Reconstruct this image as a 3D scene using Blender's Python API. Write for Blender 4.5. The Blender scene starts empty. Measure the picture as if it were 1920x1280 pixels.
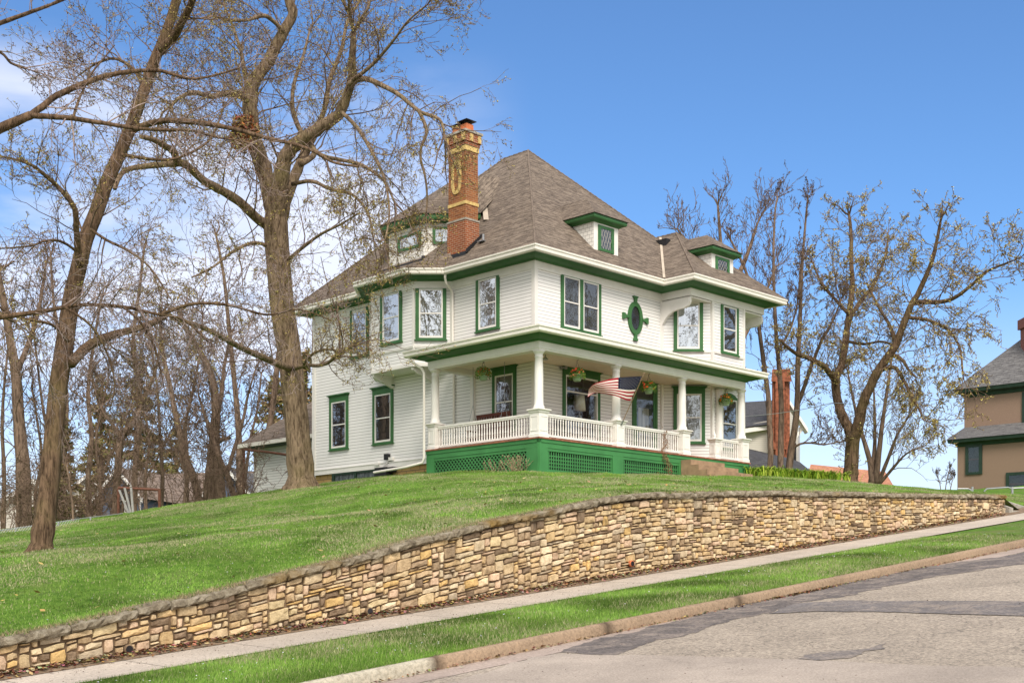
import bpy, math, random
from mathutils import Vector, noise as mnoise
import numpy as np
R = math.radians
scene = bpy.context.scene
COL = scene.collection
# ---------------------------------------------------------------- camera (eye at the origin, level, rising front)
F = 2350.0; YH = 1105.0; S2 = math.sqrt(2.0)
cam_d = bpy.data.cameras.new("camera"); cam = bpy.data.objects.new("camera", cam_d); COL.objects.link(cam)
cam_d.sensor_width = 36; cam_d.lens = F/1920*36; cam_d.shift_y = (YH-640)/1920
cam_d.clip_start = 0.1; cam_d.clip_end = 3000
cam.location = (0, 0, 0); cam.rotation_euler = (R(90), 0, 0)
scene.camera = cam
# ---------------------------------------------------------------- light
SUN_EL, SUN_AZ = 46.0, 171.0       # azimuth clockwise from +Y (camera looks along +Y)
sd = Vector((math.sin(R(SUN_AZ))*math.cos(R(SUN_EL)), math.cos(R(SUN_AZ))*math.cos(R(SUN_EL)), math.sin(R(SUN_EL))))
sun_d = bpy.data.lights.new("sun", 'SUN'); sun = bpy.data.objects.new("sun", sun_d); COL.objects.link(sun)
sun_d.energy = 2.0; sun_d.angle = R(22); sun_d.color = (1.0, 0.93, 0.83)
sun.rotation_euler = sd.to_track_quat('Z', 'Y').to_euler()
world = bpy.data.worlds.new("World"); scene.world = world; world.use_nodes = True
wn = world.node_tree; wn.nodes.clear()
def N(nt, typ, **kw):
    n = nt.nodes.new(typ)
    for k, v in kw.items():
        if k.startswith('i_'):
            key = k[2:]; key = int(key) if key.isdigit() else key.replace('_', ' ')
            n.inputs[key].default_value = v
        else: setattr(n, k, v)
    return n
def ramp(nt, stops, interp='LINEAR'):
    n = nt.nodes.new('ShaderNodeValToRGB'); cr = n.color_ramp; cr.interpolation = interp
    while len(cr.elements) < len(stops): cr.elements.new(0.5)
    for e, (p, c) in zip(cr.elements, stops):
        e.position = p; e.color = (c[0], c[1], c[2], 1) if len(c) == 3 else c
    return n
def L(nt, a, b): nt.links.new(a, b)
def math_(nt, op, a, b=None, c=None, clamp=False):
    n = nt.nodes.new('ShaderNodeMath'); n.operation = op; n.use_clamp = clamp
    for i, v in enumerate((a, b, c)):
        if v is None: continue
        if isinstance(v, (int, float)): n.inputs[i].default_value = v
        else: L(nt, v, n.inputs[i])
    return n.outputs[0]
def mixc(nt, f, a, b, mode='MIX'):
    n = nt.nodes.new('ShaderNodeMix'); n.data_type = 'RGBA'; n.blend_type = mode
    for i, v in ((0, f), (6, a), (7, b)):
        if isinstance(v, (int, float)): n.inputs[i].default_value = v
        elif isinstance(v, tuple): n.inputs[i].default_value = (v[0], v[1], v[2], 1)
        else: L(nt, v, n.inputs[i])
    return n.outputs[2]
sky = N(wn, 'ShaderNodeTexSky', sky_type='NISHITA', sun_disc=False, sun_elevation=R(SUN_EL), sun_rotation=R(SUN_AZ), air_density=1.0, dust_density=0.6, ozone_density=2.4, altitude=200)
tc = N(wn, 'ShaderNodeTexCoord')
sep = N(wn, 'ShaderNodeSeparateXYZ'); L(wn, tc.outputs['Generated'], sep.inputs[0])
# clouds: soft bands of noise in the low sky, thick to the left; even white behind the viewer is added fill
zz = math_(wn, 'MAXIMUM', sep.outputs[2], 0.02)
comb = N(wn, 'ShaderNodeCombineXYZ')
L(wn, sep.outputs[0], comb.inputs[0]); L(wn, sep.outputs[1], comb.inputs[1]); L(wn, math_(wn, 'MULTIPLY', zz, 3.2), comb.inputs[2])
cn = N(wn, 'ShaderNodeTexNoise', i_Scale=3.4, i_Detail=7.0, i_Roughness=0.52, i_Distortion=0.25); L(wn, comb.outputs[0], cn.inputs['Vector'])
thick = ramp(wn, [(0.0, (0, 0, 0)), (0.39, (0, 0, 0)), (0.60, (0.82,)*3), (1, (0.88,)*3)]); L(wn, cn.outputs['Fac'], thick.inputs[0])
low = N(wn, 'ShaderNodeMapRange', interpolation_type='SMOOTHSTEP', i_1=0.41, i_2=0.33, i_3=0.0, i_4=1.0); L(wn, sep.outputs[2], low.inputs[0])
left = N(wn, 'ShaderNodeMapRange', interpolation_type='SMOOTHSTEP', i_1=0.02, i_2=-0.10, i_3=0.0, i_4=1.0); L(wn, sep.outputs[0], left.inputs[0])
back = N(wn, 'ShaderNodeMapRange', interpolation_type='SMOOTHSTEP', i_1=0.5, i_2=-0.2, i_3=0.0, i_4=1.0); L(wn, sep.outputs[1], back.inputs[0])
m1 = math_(wn, 'MULTIPLY', thick.outputs[0], math_(wn, 'MULTIPLY', low.outputs[0], left.outputs[0]))
m2 = math_(wn, 'MULTIPLY', back.outputs[0], 0.85)
hz = N(wn, 'ShaderNodeMapRange', interpolation_type='SMOOTHSTEP', i_1=0.25, i_2=0.03, i_3=0.0, i_4=0.66); L(wn, sep.outputs[2], hz.inputs[0])
mm = math_(wn, 'MAXIMUM', math_(wn, 'MAXIMUM', m1, m2), hz.outputs[0], clamp=True)
tint = mixc(wn, 1.0, sky.outputs[0], (0.59, 0.82, 1.04), 'MULTIPLY')
ccol = mixc(wn, back.outputs[0], (5.9, 6.0, 6.7), (9.2, 8.8, 8.3))  # unseen sky behind the viewer made brighter and warmer to fill the front
cl = mixc(wn, mm, tint, ccol)
bg = N(wn, 'ShaderNodeBackground', i_Strength=0.106); L(wn, cl, bg.inputs[0])
wo = N(wn, 'ShaderNodeOutputWorld'); L(wn, bg.outputs[0], wo.inputs[0])
scene.view_settings.view_transform = 'Standard'; scene.view_settings.look = 'None'
scene.view_settings.gamma = 1; scene.view_settings.exposure = 0.78
scene.cycles.max_bounces = 6; scene.cycles.transparent_max_bounces = 8

# ---------------------------------------------------------------- coordinates: t runs up the street, w away from it, z up
def TW(t, w, z): return Vector(((t-w)/S2, (t+w)/S2, z))
def twd(dt, dw, dz=0): return TW(dt, dw, dz)
def P(px, py, Y): return Vector(((px-960)/F*Y, Y, (YH-py)/F*Y))
def onT(px, t): d = (px-960)/F; return t*(1-d)/(1+d)
def onW(px, w): d = (px-960)/F; return w*(1+d)/(1-d)
def zof(py, t, w): return (YH-py)/F*(t+w)/S2
GR = 0.1118
def zroad(t): return -2.0 + GR*t
def tagit(o, label=None, cat=None, group=None, kind=None):
    if label: o['label'] = label
    if cat: o['category'] = cat
    if group: o['group'] = group
    if kind: o['kind'] = kind
    return o
def thing(name, label, cat, loc, group=None):
    o = bpy.data.objects.new(name, None); COL.objects.link(o); o.location = loc; o.empty_display_size = 0.2
    return tagit(o, label, cat, group)

class MB:
    def __init__(s): s.v = []; s.f = []; s.uv = {}; s.c = None; s.fc = []
    def add(s, p): s.v.append((p[0], p[1], p[2])); return len(s.v)-1
    def face(s, pts, uvs=None, col=None):
        i = [s.add(p) for p in pts]; s.f.append(i)
        if uvs is not None: s.uv[len(s.f)-1] = uvs
        s.fc.append(col)
    def rawface(s, idx, col=None): s.f.append(list(idx)); s.fc.append(col)
    def hexa(s, b, t, col=None):        # b, t: 4 points each (bottom ring counter-clockwise seen from above)
        i = [s.add(p) for p in list(b)+list(t)]
        for q in ((3,2,1,0), (4,5,6,7), (0,1,5,4), (1,2,6,5), (2,3,7,6), (3,0,4,7)):
            s.rawface([i[k] for k in q], col)
    def box(s, t0, t1, w0, w1, z0, z1, col=None):
        s.hexa([TW(t0,w0,z0), TW(t1,w0,z0), TW(t1,w1,z0), TW(t0,w1,z0)], [TW(t0,w0,z1), TW(t1,w0,z1), TW(t1,w1,z1), TW(t0,w1,z1)], col)
    def prism(s, poly, vec, col=None):  # poly: 3D points, extruded by vec
        n = len(poly); a = [s.add(p) for p in poly]; b = [s.add(Vector(p)+vec) for p in poly]
        s.rawface(a[::-1], col); s.rawface(b, col)
        for k in range(n): s.rawface([a[k], a[(k+1) % n], b[(k+1) % n], b[k]], col)
    def tube(s, pts, rad, n=6, col=None, cap=True):
        if isinstance(rad, (int, float)): rad = [rad]*len(pts)
        rings = []; up = None
        for k, p in enumerate(pts):
            d = (pts[min(k+1, len(pts)-1)] - pts[max(k-1, 0)])
            if d.length < 1e-9: d = Vector((0, 0, 1))
            d = d.normalized()
            if up is None: up = Vector((1, 0, 0)) if abs(d.x) < 0.8 else Vector((0, 1, 0))
            x = (up - d*up.dot(d)); x = x.normalized() if x.length > 1e-6 else d.orthogonal().normalized()
            y = d.cross(x); up = x
            rings.append([s.add(p + (x*math.cos(2*math.pi*j/n) + y*math.sin(2*math.pi*j/n))*rad[k]) for j in range(n)])
        for k in range(len(pts)-1):
            a, b = rings[k], rings[k+1]
            for j in range(n): s.rawface([a[j], a[(j+1) % n], b[(j+1) % n], b[j]], col)
        if cap: s.rawface(rings[0][::-1], col); s.rawface(rings[-1], col)
    def lathe(s, c, prof, n=20, col=None):   # c: Vector base, prof: list (r, z)
        rings = [[s.add((c[0]+r*math.cos(2*math.pi*j/n), c[1]+r*math.sin(2*math.pi*j/n), c[2]+z)) for j in range(n)] for r, z in prof]
        for a, b in zip(rings, rings[1:]):
            for j in range(n): s.rawface([a[j], a[(j+1) % n], b[(j+1) % n], b[j]], col)
        s.rawface(rings[0][::-1], col); s.rawface(rings[-1], col)
    def sqlathe(s, t, w, z, prof, col=None): # square lathe aligned to the house
        rings = [[s.add(TW(t+a*r, w+b*r, z+h)) for a, b in ((-1,-1), (1,-1), (1,1), (-1,1))] for r, h in prof]
        for a, b in zip(rings, rings[1:]):
            for j in range(4): s.rawface([a[j], a[(j+1) % 4], b[(j+1) % 4], b[j]], col)
        s.rawface(rings[0][::-1], col); s.rawface(rings[-1], col)
    def build(s, name, mat, parent=None, smooth=False, label=None):
        me = bpy.data.meshes.new(name)
        base = Vector((0, 0, 0))
        if parent is not None:
            p = parent
            while p is not None: base = base + p.location; p = p.parent
        else:
            arr = np.array(s.v); base = Vector((float(arr[:,0].mean()), float(arr[:,1].mean()), float(arr[:,2].min())))
        vs = [(a-base.x, b-base.y, c-base.z) for a, b, c in s.v]
        me.from_pydata(vs, [], s.f)
        if s.uv:
            ul = me.uv_layers.new(name="UVMap")
            for k, uvs in s.uv.items():
                st = me.polygons[k].loop_start
                for j, u in enumerate(uvs): ul.data[st+j].uv = u
        if any(c is not None for c in s.fc):
            at = me.color_attributes.new("tone", 'FLOAT_COLOR', 'CORNER')
            buf = np.ones((len(me.loops), 4), dtype=np.float32); k = 0
            for f, c in zip(s.f, s.fc):
                if c is not None: buf[k:k+len(f), :3] = c
                k += len(f)
            at.data.foreach_set('color', buf.ravel())
        if smooth: me.polygons.foreach_set('use_smooth', [True]*len(me.polygons))
        if isinstance(mat, (list, tuple)):
            for m_ in mat: me.materials.append(m_)
        else: me.materials.append(mat)
        me.update()
        o = bpy.data.objects.new(name, me); COL.objects.link(o)
        if parent is not None: o.parent = parent
        else: o.location = base
        if label: o['label'] = label
        return o
def copy_tree(o, parent=None):
    c = o.copy(); COL.objects.link(c); c.parent = parent
    for ch in [x for x in bpy.data.objects if x.parent == o]: copy_tree(ch, c)
    return c

# ---------------------------------------------------------------- materials
def mat(name, rough=0.7, spec=0.3):
    m = bpy.data.materials.new(name); m.use_nodes = True; nt = m.node_tree
    b = nt.nodes['Principled BSDF']; b.inputs['Roughness'].default_value = rough
    b.inputs['Specular IOR Level'].default_value = spec
    return m, nt, b
def pos(nt): return N(nt, 'ShaderNodeNewGeometry').outputs['Position']
def noise(nt, scale, detail=4, rough=0.55, vec=None, stretch=None, dist=0.0):
    n = N(nt, 'ShaderNodeTexNoise', i_Scale=scale, i_Detail=detail, i_Roughness=rough, i_Distortion=dist)
    v = vec if vec is not None else pos(nt)
    if stretch:
        mp = N(nt, 'ShaderNodeMapping'); mp.inputs['Scale'].default_value = stretch; L(nt, v, mp.inputs[0]); v = mp.outputs[0]
    L(nt, v, n.inputs['Vector']); return n.outputs['Fac']
def bump(nt, b, h, strength=0.4, dist=0.02):
    n = N(nt, 'ShaderNodeBump', i_Strength=strength, i_Distance=dist); L(nt, h, n.inputs['Height']); L(nt, n.outputs[0], b.inputs['Normal']); return n
def simple(name, c, rough=0.6, var=0.12, scale=3.0, spec=0.3, bmp=0.0, bscale=60, metal=0):
    m, nt, b = mat(name, rough, spec)
    n = noise(nt, scale, 5)
    lo = tuple(x*(1-var) for x in c); hi = tuple(min(1, x*(1+var)) for x in c)
    r = ramp(nt, [(0.3, lo), (0.7, hi)]); L(nt, n, r.inputs[0]); L(nt, r.outputs[0], b.inputs['Base Color'])
    b.inputs['Metallic'].default_value = metal
    if bmp: bump(nt, b, noise(nt, bscale, 4), bmp, 0.01)
    return m
def siding(name, c, pitch=0.1145, line=0.85):
    m, nt, b = mat(name, 0.62, 0.25)
    sp = N(nt, 'ShaderNodeSeparateXYZ'); L(nt, pos(nt), sp.inputs[0])
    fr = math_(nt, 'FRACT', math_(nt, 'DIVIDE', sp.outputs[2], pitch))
    # lap joint: shadow line painted dark on the lowest sliver of every board
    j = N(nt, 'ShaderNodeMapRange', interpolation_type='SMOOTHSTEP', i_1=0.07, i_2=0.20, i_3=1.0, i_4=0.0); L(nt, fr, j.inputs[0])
    n = noise(nt, 0.9, 5); n2 = noise(nt, 14, 4, stretch=(1, 1, 0.25))
    r = ramp(nt, [(0.3, tuple(x*0.93 for x in c)), (0.7, c)]); L(nt, n, r.inputs[0])
    col = mixc(nt, math_(nt, 'MULTIPLY', n2, 0.10), r.outputs[0], (0.45, 0.42, 0.36))
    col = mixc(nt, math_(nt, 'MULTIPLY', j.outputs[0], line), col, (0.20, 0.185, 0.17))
    L(nt, col, b.inputs['Base Color'])
    h = math_(nt, 'SUBTRACT', 1.0, fr)
    bump(nt, b, h, 0.55, 0.02)
    return m
M = {}
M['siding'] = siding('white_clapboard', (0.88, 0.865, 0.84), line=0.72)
M['flash'] = simple('weathered_flashing', (0.50, 0.42, 0.33), 0.7, 0.15, 3)
M['trim'] = simple('white_trim', (0.82, 0.79, 0.74), 0.5, 0.05, 2.5)
M['gutter'] = simple('gutter_white', (0.84, 0.80, 0.72), 0.4, 0.06, 1.2)
M['ceiling'] = simple('porch_ceiling', (0.80, 0.70, 0.57), 0.6, 0.05)
M['green'] = simple('green_paint', (0.046, 0.145, 0.047), 0.5, 0.16, 2.2, bmp=0.08)
M['green_b'] = simple('green_paint_skirt', (0.056, 0.225, 0.070), 0.55, 0.14, 1.6, bmp=0.1)
M['door'] = simple('dark_screen_door', (0.03, 0.03, 0.028), 0.35, 0.3)
M['deck'] = simple('deck_boards', (0.30, 0.12, 0.07), 0.7, 0.4, 9)
M['black'] = simple('black_metal', (0.02, 0.02, 0.022), 0.45, 0.2)
M['rust'] = simple('rusty_pipe', (0.13, 0.055, 0.035), 0.8, 0.35, 12)
M['tan'] = simple('step_concrete', (0.33, 0.22, 0.135), 0.85, 0.25, 4, bmp=0.3)
M['concrete'] = simple('cap_concrete', (0.36, 0.33, 0.28), 0.9, 0.3, 6, bmp=0.4)
M['clay'] = simple('clay_pot', (0.55, 0.17, 0.07), 0.7, 0.15, 8)
M['yellow'] = simple('yellow_stone', (0.62, 0.44, 0.17), 0.85, 0.3, 9, bmp=0.4)
M['potgreen'] = simple('pale_green_pot', (0.28, 0.40, 0.25), 0.5, 0.1)
M['metal'] = simple('dull_metal', (0.35, 0.36, 0.37), 0.4, 0.2, 8, metal=0.7)
M['wood'] = simple('swing_wood', (0.12, 0.035, 0.02), 0.6, 0.3, 15)
M['pole'] = simple('flag_pole_wood', (0.25, 0.17, 0.10), 0.5, 0.2, 10)
M['shade'] = simple('lamp_shade', (0.88, 0.82, 0.60), 0.8, 0.06)
def shingle(name, c1, c2, c3, row=0.15, wid=0.34):
    m, nt, b = mat(name, 0.92, 0.15)
    uv = N(nt, 'ShaderNodeUVMap').outputs[0]
    br = N(nt, 'ShaderNodeTexBrick', i_Scale=1.0, i_Mortar_Size=0.012, i_Mortar_Smooth=0.6, i_Bias=0.0, i_Brick_Width=wid, i_Row_Height=row)
    br.offset = 0.37; br.squash = 0.8; br.squash_frequency = 3
    L(nt, uv, br.inputs['Vector'])
    br.inputs['Color1'].default_value = (*c1, 1); br.inputs['Color2'].default_value = (*c2, 1); br.inputs['Mortar'].default_value = (*[x*0.35 for x in c3], 1)
    n = noise(nt, 3.4, 4, 0.7, vec=uv, stretch=(0.62, 2.6, 1), dist=0.8)
    r = ramp(nt, [(0.40, c3), (0.50, c1), (0.60, tuple(min(1, x*1.25) for x in c2))]); L(nt, n, r.inputs[0])
    col = mixc(nt, 0.66, br.outputs['Color'], r.outputs[0])
    n2 = noise(nt, 0.35, 3)
    col = mixc(nt, math_(nt, 'MULTIPLY', n2, 0.25), col, tuple(x*0.6 for x in c3))
    g = noise(nt, 120, 2)
    col = mixc(nt, math_(nt, 'MULTIPLY', g, 0.22), col, (0.06, 0.05, 0.045))
    L(nt, col, b.inputs['Base Color'])
    sp = N(nt, 'ShaderNodeSeparateXYZ'); L(nt, uv, sp.inputs[0])
    fr = math_(nt, 'FRACT', math_(nt, 'DIVIDE', sp.outputs[1], row))
    h = math_(nt, 'ADD', math_(nt, 'SUBTRACT', 1.0, fr), math_(nt, 'MULTIPLY', br.outputs['Fac'], -0.4))
    bump(nt, b, h, 0.8, 0.025)
    return m
M['roof'] = shingle('brown_shingles', (0.20, 0.156, 0.120), (0.27, 0.215, 0.165), (0.085, 0.066, 0.052))
M['slate'] = shingle('grey_shingles', (0.16, 0.155, 0.155), (0.20, 0.195, 0.19), (0.10, 0.098, 0.10))
M['darkslate'] = shingle('charcoal_shingles', (0.085, 0.085, 0.09), (0.11, 0.108, 0.11), (0.05, 0.05, 0.053))
M['orange_roof'] = shingle('orange_tiles', (0.50, 0.22, 0.13), (0.60, 0.30, 0.18), (0.30, 0.13, 0.08), 0.25, 0.25)
def brickm(name, c1, c2, mortar, rw=0.075, bw=0.22, ms=0.010):
    m, nt, b = mat(name, 0.9, 0.15)
    uv = N(nt, 'ShaderNodeUVMap').outputs[0]
    br = N(nt, 'ShaderNodeTexBrick', i_Scale=1.0, i_Mortar_Size=ms, i_Mortar_Smooth=0.2, i_Brick_Width=bw, i_Row_Height=rw); L(nt, uv, br.inputs['Vector'])
    br.inputs['Color1'].default_value = (*c1, 1); br.inputs['Color2'].default_value = (*c2, 1); br.inputs['Mortar'].default_value = (*mortar, 1)
    n = noise(nt, 6, 5)
    col = mixc(nt, math_(nt, 'MULTIPLY', n, 0.55), br.outputs['Color'], tuple(x*0.45 for x in c1))
    L(nt, col, b.inputs['Base Color'])
    bump(nt, b, math_(nt, 'MULTIPLY', br.outputs['Fac'], -1.0), 0.6, 0.012)
    return m
M['brick'] = brickm('red_brick', (0.40, 0.115, 0.045), (0.24, 0.07, 0.035), (0.50, 0.38, 0.27))
M['brickmix'] = brickm('weathered_mixed_brick', (0.42, 0.155, 0.06), (0.20, 0.065, 0.035), (0.42, 0.32, 0.19), ms=0.008)
M['brick2'] = brickm('dark_brick', (0.27, 0.10, 0.07), (0.19, 0.07, 0.05), (0.30, 0.22, 0.18))
M['found'] = brickm('foundation_stone', (0.52, 0.35, 0.14), (0.42, 0.27, 0.11), (0.20, 0.15, 0.09), 0.24, 0.5, 0.02)
def shinglewall():
    m, nt, b = mat('white_shingle_wall', 0.7, 0.2)
    uv = N(nt, 'ShaderNodeUVMap').outputs[0]
    br = N(nt, 'ShaderNodeTexBrick', i_Scale=1.0, i_Mortar_Size=0.008, i_Mortar_Smooth=0.3, i_Brick_Width=0.19, i_Row_Height=0.13); L(nt, uv, br.inputs['Vector'])
    br.inputs['Color1'].default_value = (0.80, 0.77, 0.71, 1); br.inputs['Color2'].default_value = (0.72, 0.70, 0.65, 1); br.inputs['Mortar'].default_value = (0.33, 0.31, 0.28, 1)
    L(nt, br.outputs['Color'], b.inputs['Base Color'])
    return m
M['wshingle'] = shinglewall()
def glassm(name, refl=0.45, tintc=(0.9, 0.95, 1.0)):
    m = bpy.data.materials.new(name); m.use_nodes = True; nt = m.node_tree; nt.nodes.clear()
    g = N(nt, 'ShaderNodeBsdfGlossy', i_Roughness=0.015); g.inputs['Color'].default_value = (*tintc, 1)
    t = N(nt, 'ShaderNodeBsdfTransparent'); t.inputs['Color'].default_value = (0.85, 0.88, 0.86, 1)
    n = noise(nt, 1.6, 3); bp = N(nt, 'ShaderNodeBump', i_Strength=0.12, i_Distance=0.02); L(nt, n, bp.inputs['Height']); L(nt, bp.outputs[0], g.inputs['Normal'])
    mx = N(nt, 'ShaderNodeMixShader', i_0=refl); L(nt, t.outputs[0], mx.inputs[1]); L(nt, g.outputs[0], mx.inputs[2])
    o = N(nt, 'ShaderNodeOutputMaterial'); L(nt, mx.outputs[0], o.inputs[0]); return m
M['glass2'] = glassm('porch_glass', 0.26)
M['glass'] = glassm('window_glass', 0.50)
M['glass3'] = glassm('dim_glass', 0.13)
M['glass4'] = glassm('dark_oval_glass', 0.04)
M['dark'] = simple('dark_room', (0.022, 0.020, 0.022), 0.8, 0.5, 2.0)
def curtain(name, c, dk):
    m, nt, b = mat(name, 0.9, 0.1)
    n = noise(nt, 9, 3, stretch=(1, 1, 0.06), dist=0.6)
    r = ramp(nt, [(0.35, dk), (0.65, c)]); L(nt, n, r.inputs[0]); L(nt, r.outputs[0], b.inputs['Base Color']); return m
M['curtain'] = curtain('lace_curtain', (0.55, 0.53, 0.48), (0.26, 0.25, 0.23))
M['screen'] = curtain('insect_screen', (0.085, 0.085, 0.085), (0.06, 0.06, 0.062))
def bark(name, c1, c2, sc=9, st=0.14, moss=0.0):
    m, nt, b = mat(name, 0.95, 0.1)
    v = math_(nt, 'ADD', math_(nt, 'MULTIPLY', noise(nt, sc, 5, 0.7, stretch=(1, 1, st), dist=0.4), 0.65), math_(nt, 'MULTIPLY', noise(nt, sc*2.3, 4, 0.7, stretch=(1, 1, st*1.2)), 0.35))
    r = ramp(nt, [(0.40, c1), (0.58, c2)]); L(nt, v, r.inputs[0])
    col = r.outputs[0]
    if moss:
        k = ramp(nt, [(0.50, (0, 0, 0)), (0.72, (1, 1, 1))]); L(nt, noise(nt, 1.1, 5), k.inputs[0])
        col = mixc(nt, math_(nt, 'MULTIPLY', k.outputs[0], moss), col, (0.19, 0.16, 0.055))
    L(nt, col, b.inputs['Base Color']); bump(nt, b, v, 1.0, 0.06); return m
M['bark'] = bark('furrowed_bark', (0.075, 0.050, 0.032), (0.31, 0.225, 0.15), 12, 0.16, moss=0.4)
M['bark2'] = bark('brown_bark', (0.05, 0.032, 0.02), (0.20, 0.130, 0.082), 14, 0.12, 0.35)
M['bark3'] = bark('background_bark', (0.085, 0.058, 0.043), (0.25, 0.175, 0.125), 10, 0.2)
M['twig'] = bark('twig_bark', (0.10, 0.065, 0.046), (0.25, 0.175, 0.13), 3, 1.0)
M['twiggrey'] = bark('pale_twig_bark', (0.15, 0.105, 0.09), (0.38, 0.30, 0.265), 3, 1.0)
def tonem(name, rough=0.9, var=0.25, sc=20, trans=0.0, bmp=0.0, bs=40):
    m, nt, b = mat(name, rough, 0.15)
    a = N(nt, 'ShaderNodeAttribute', attribute_name='tone')
    n = noise(nt, sc, 4)
    r = ramp(nt, [(0.3, (1-var,)*3), (0.7, (1.0,)*3)]); L(nt, n, r.inputs[0])
    col = mixc(nt, 1.0, a.outputs['Color'], r.outputs[0], 'MULTIPLY')
    L(nt, col, b.inputs['Base Color'])
    if bmp: bump(nt, b, noise(nt, bs, 5, 0.65), bmp, 0.03)
    return m
M['bud'] = tonem('budding_leaves', 0.8, 0.2)
M['blade'] = tonem('grass_blade', 0.8, 0.15)
M['litter'] = tonem('dead_leaf', 0.9, 0.3)
M['petal'] = tonem('flower_petal', 0.7, 0.15)
M['evergreen'] = tonem('evergreen_foliage', 0.9, 0.35, 2.0)
# stones: own colour per stone plus dark weather stains
def stonem():
    m, nt, b = mat('limestone', 0.92, 0.15)
    a = N(nt, 'ShaderNodeAttribute', attribute_name='tone')
    n = noise(nt, 9, 6, 0.7); r = ramp(nt, [(0.28, (0.62, 0.56, 0.48)), (0.58, (1.12, 1.08, 1.02))]); L(nt, n, r.inputs[0])
    col = mixc(nt, 1.0, a.outputs['Color'], r.outputs[0], 'MULTIPLY')
    s1 = ramp(nt, [(0.55, (0, 0, 0)), (0.67, (0.85,)*3)]); L(nt, noise(nt, 1.3, 7, 0.72, stretch=(1, 1, 0.6)), s1.inputs[0])
    col = mixc(nt, math_(nt, 'MULTIPLY', s1.outputs[0], 0.72), col, (0.06, 0.044, 0.036))
    L(nt, col, b.inputs['Base Color']); bump(nt, b, noise(nt, 28, 6, 0.7), 0.8, 0.03); return m
M['stone'] = stonem()
M['mortar'] = simple('mortar', (0.19, 0.13, 0.08), 0.95, 0.45, 5, bmp=0.5)
def capm():
    m, nt, b = mat('weathered_cap', 0.95, 0.1)
    n = noise(nt, 5, 6, 0.7); r = ramp(nt, [(0.3, (0.13, 0.10, 0.07)), (0.48, (0.32, 0.265, 0.185)), (0.66, (0.56, 0.49, 0.37))]); L(nt, n, r.inputs[0])
    k = ramp(nt, [(0.60, (0, 0, 0)), (0.72, (1, 1, 1))]); L(nt, noise(nt, 0.55, 4), k.inputs[0])
    col = mixc(nt, math_(nt, 'MULTIPLY', k.outputs[0], 0.75), r.outputs[0], (0.33, 0.20, 0.045))
    L(nt, col, b.inputs['Base Color']); bump(nt, b, noise(nt, 14, 6, 0.8), 1.0, 0.09); return m
M['cap'] = capm()
def lawnm():
    m, nt, b = mat('lawn_soil_and_grass', 0.95, 0.08)
    n1 = noise(nt, 0.55, 5, 0.6); n2 = noise(nt, 7, 5, 0.7)
    a = ramp(nt, [(0.30, (0.055, 0.14, 0.018)), (0.62, (0.165, 0.29, 0.045))]); L(nt, n2, a.inputs[0])
    k = ramp(nt, [(0.50, (0, 0, 0)), (0.70, (1, 1, 1))]); L(nt, n1, k.inputs[0])
    st = ramp(nt, [(0.35, (0.15, 0.15, 0.06)), (0.7, (0.34, 0.29, 0.16))]); L(nt, noise(nt, 11, 5, 0.7), st.inputs[0])
    col = mixc(nt, math_(nt, 'MULTIPLY', k.outputs[0], 0.62), a.outputs[0], st.outputs[0])
    L(nt, col, b.inputs['Base Color']); bump(nt, b, noise(nt, 40, 5, 0.8), 0.9, 0.05); return m
M['lawn'] = lawnm()
M['ground'] = simple('far_ground', (0.10, 0.10, 0.05), 0.95, 0.4, 0.2)
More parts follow.
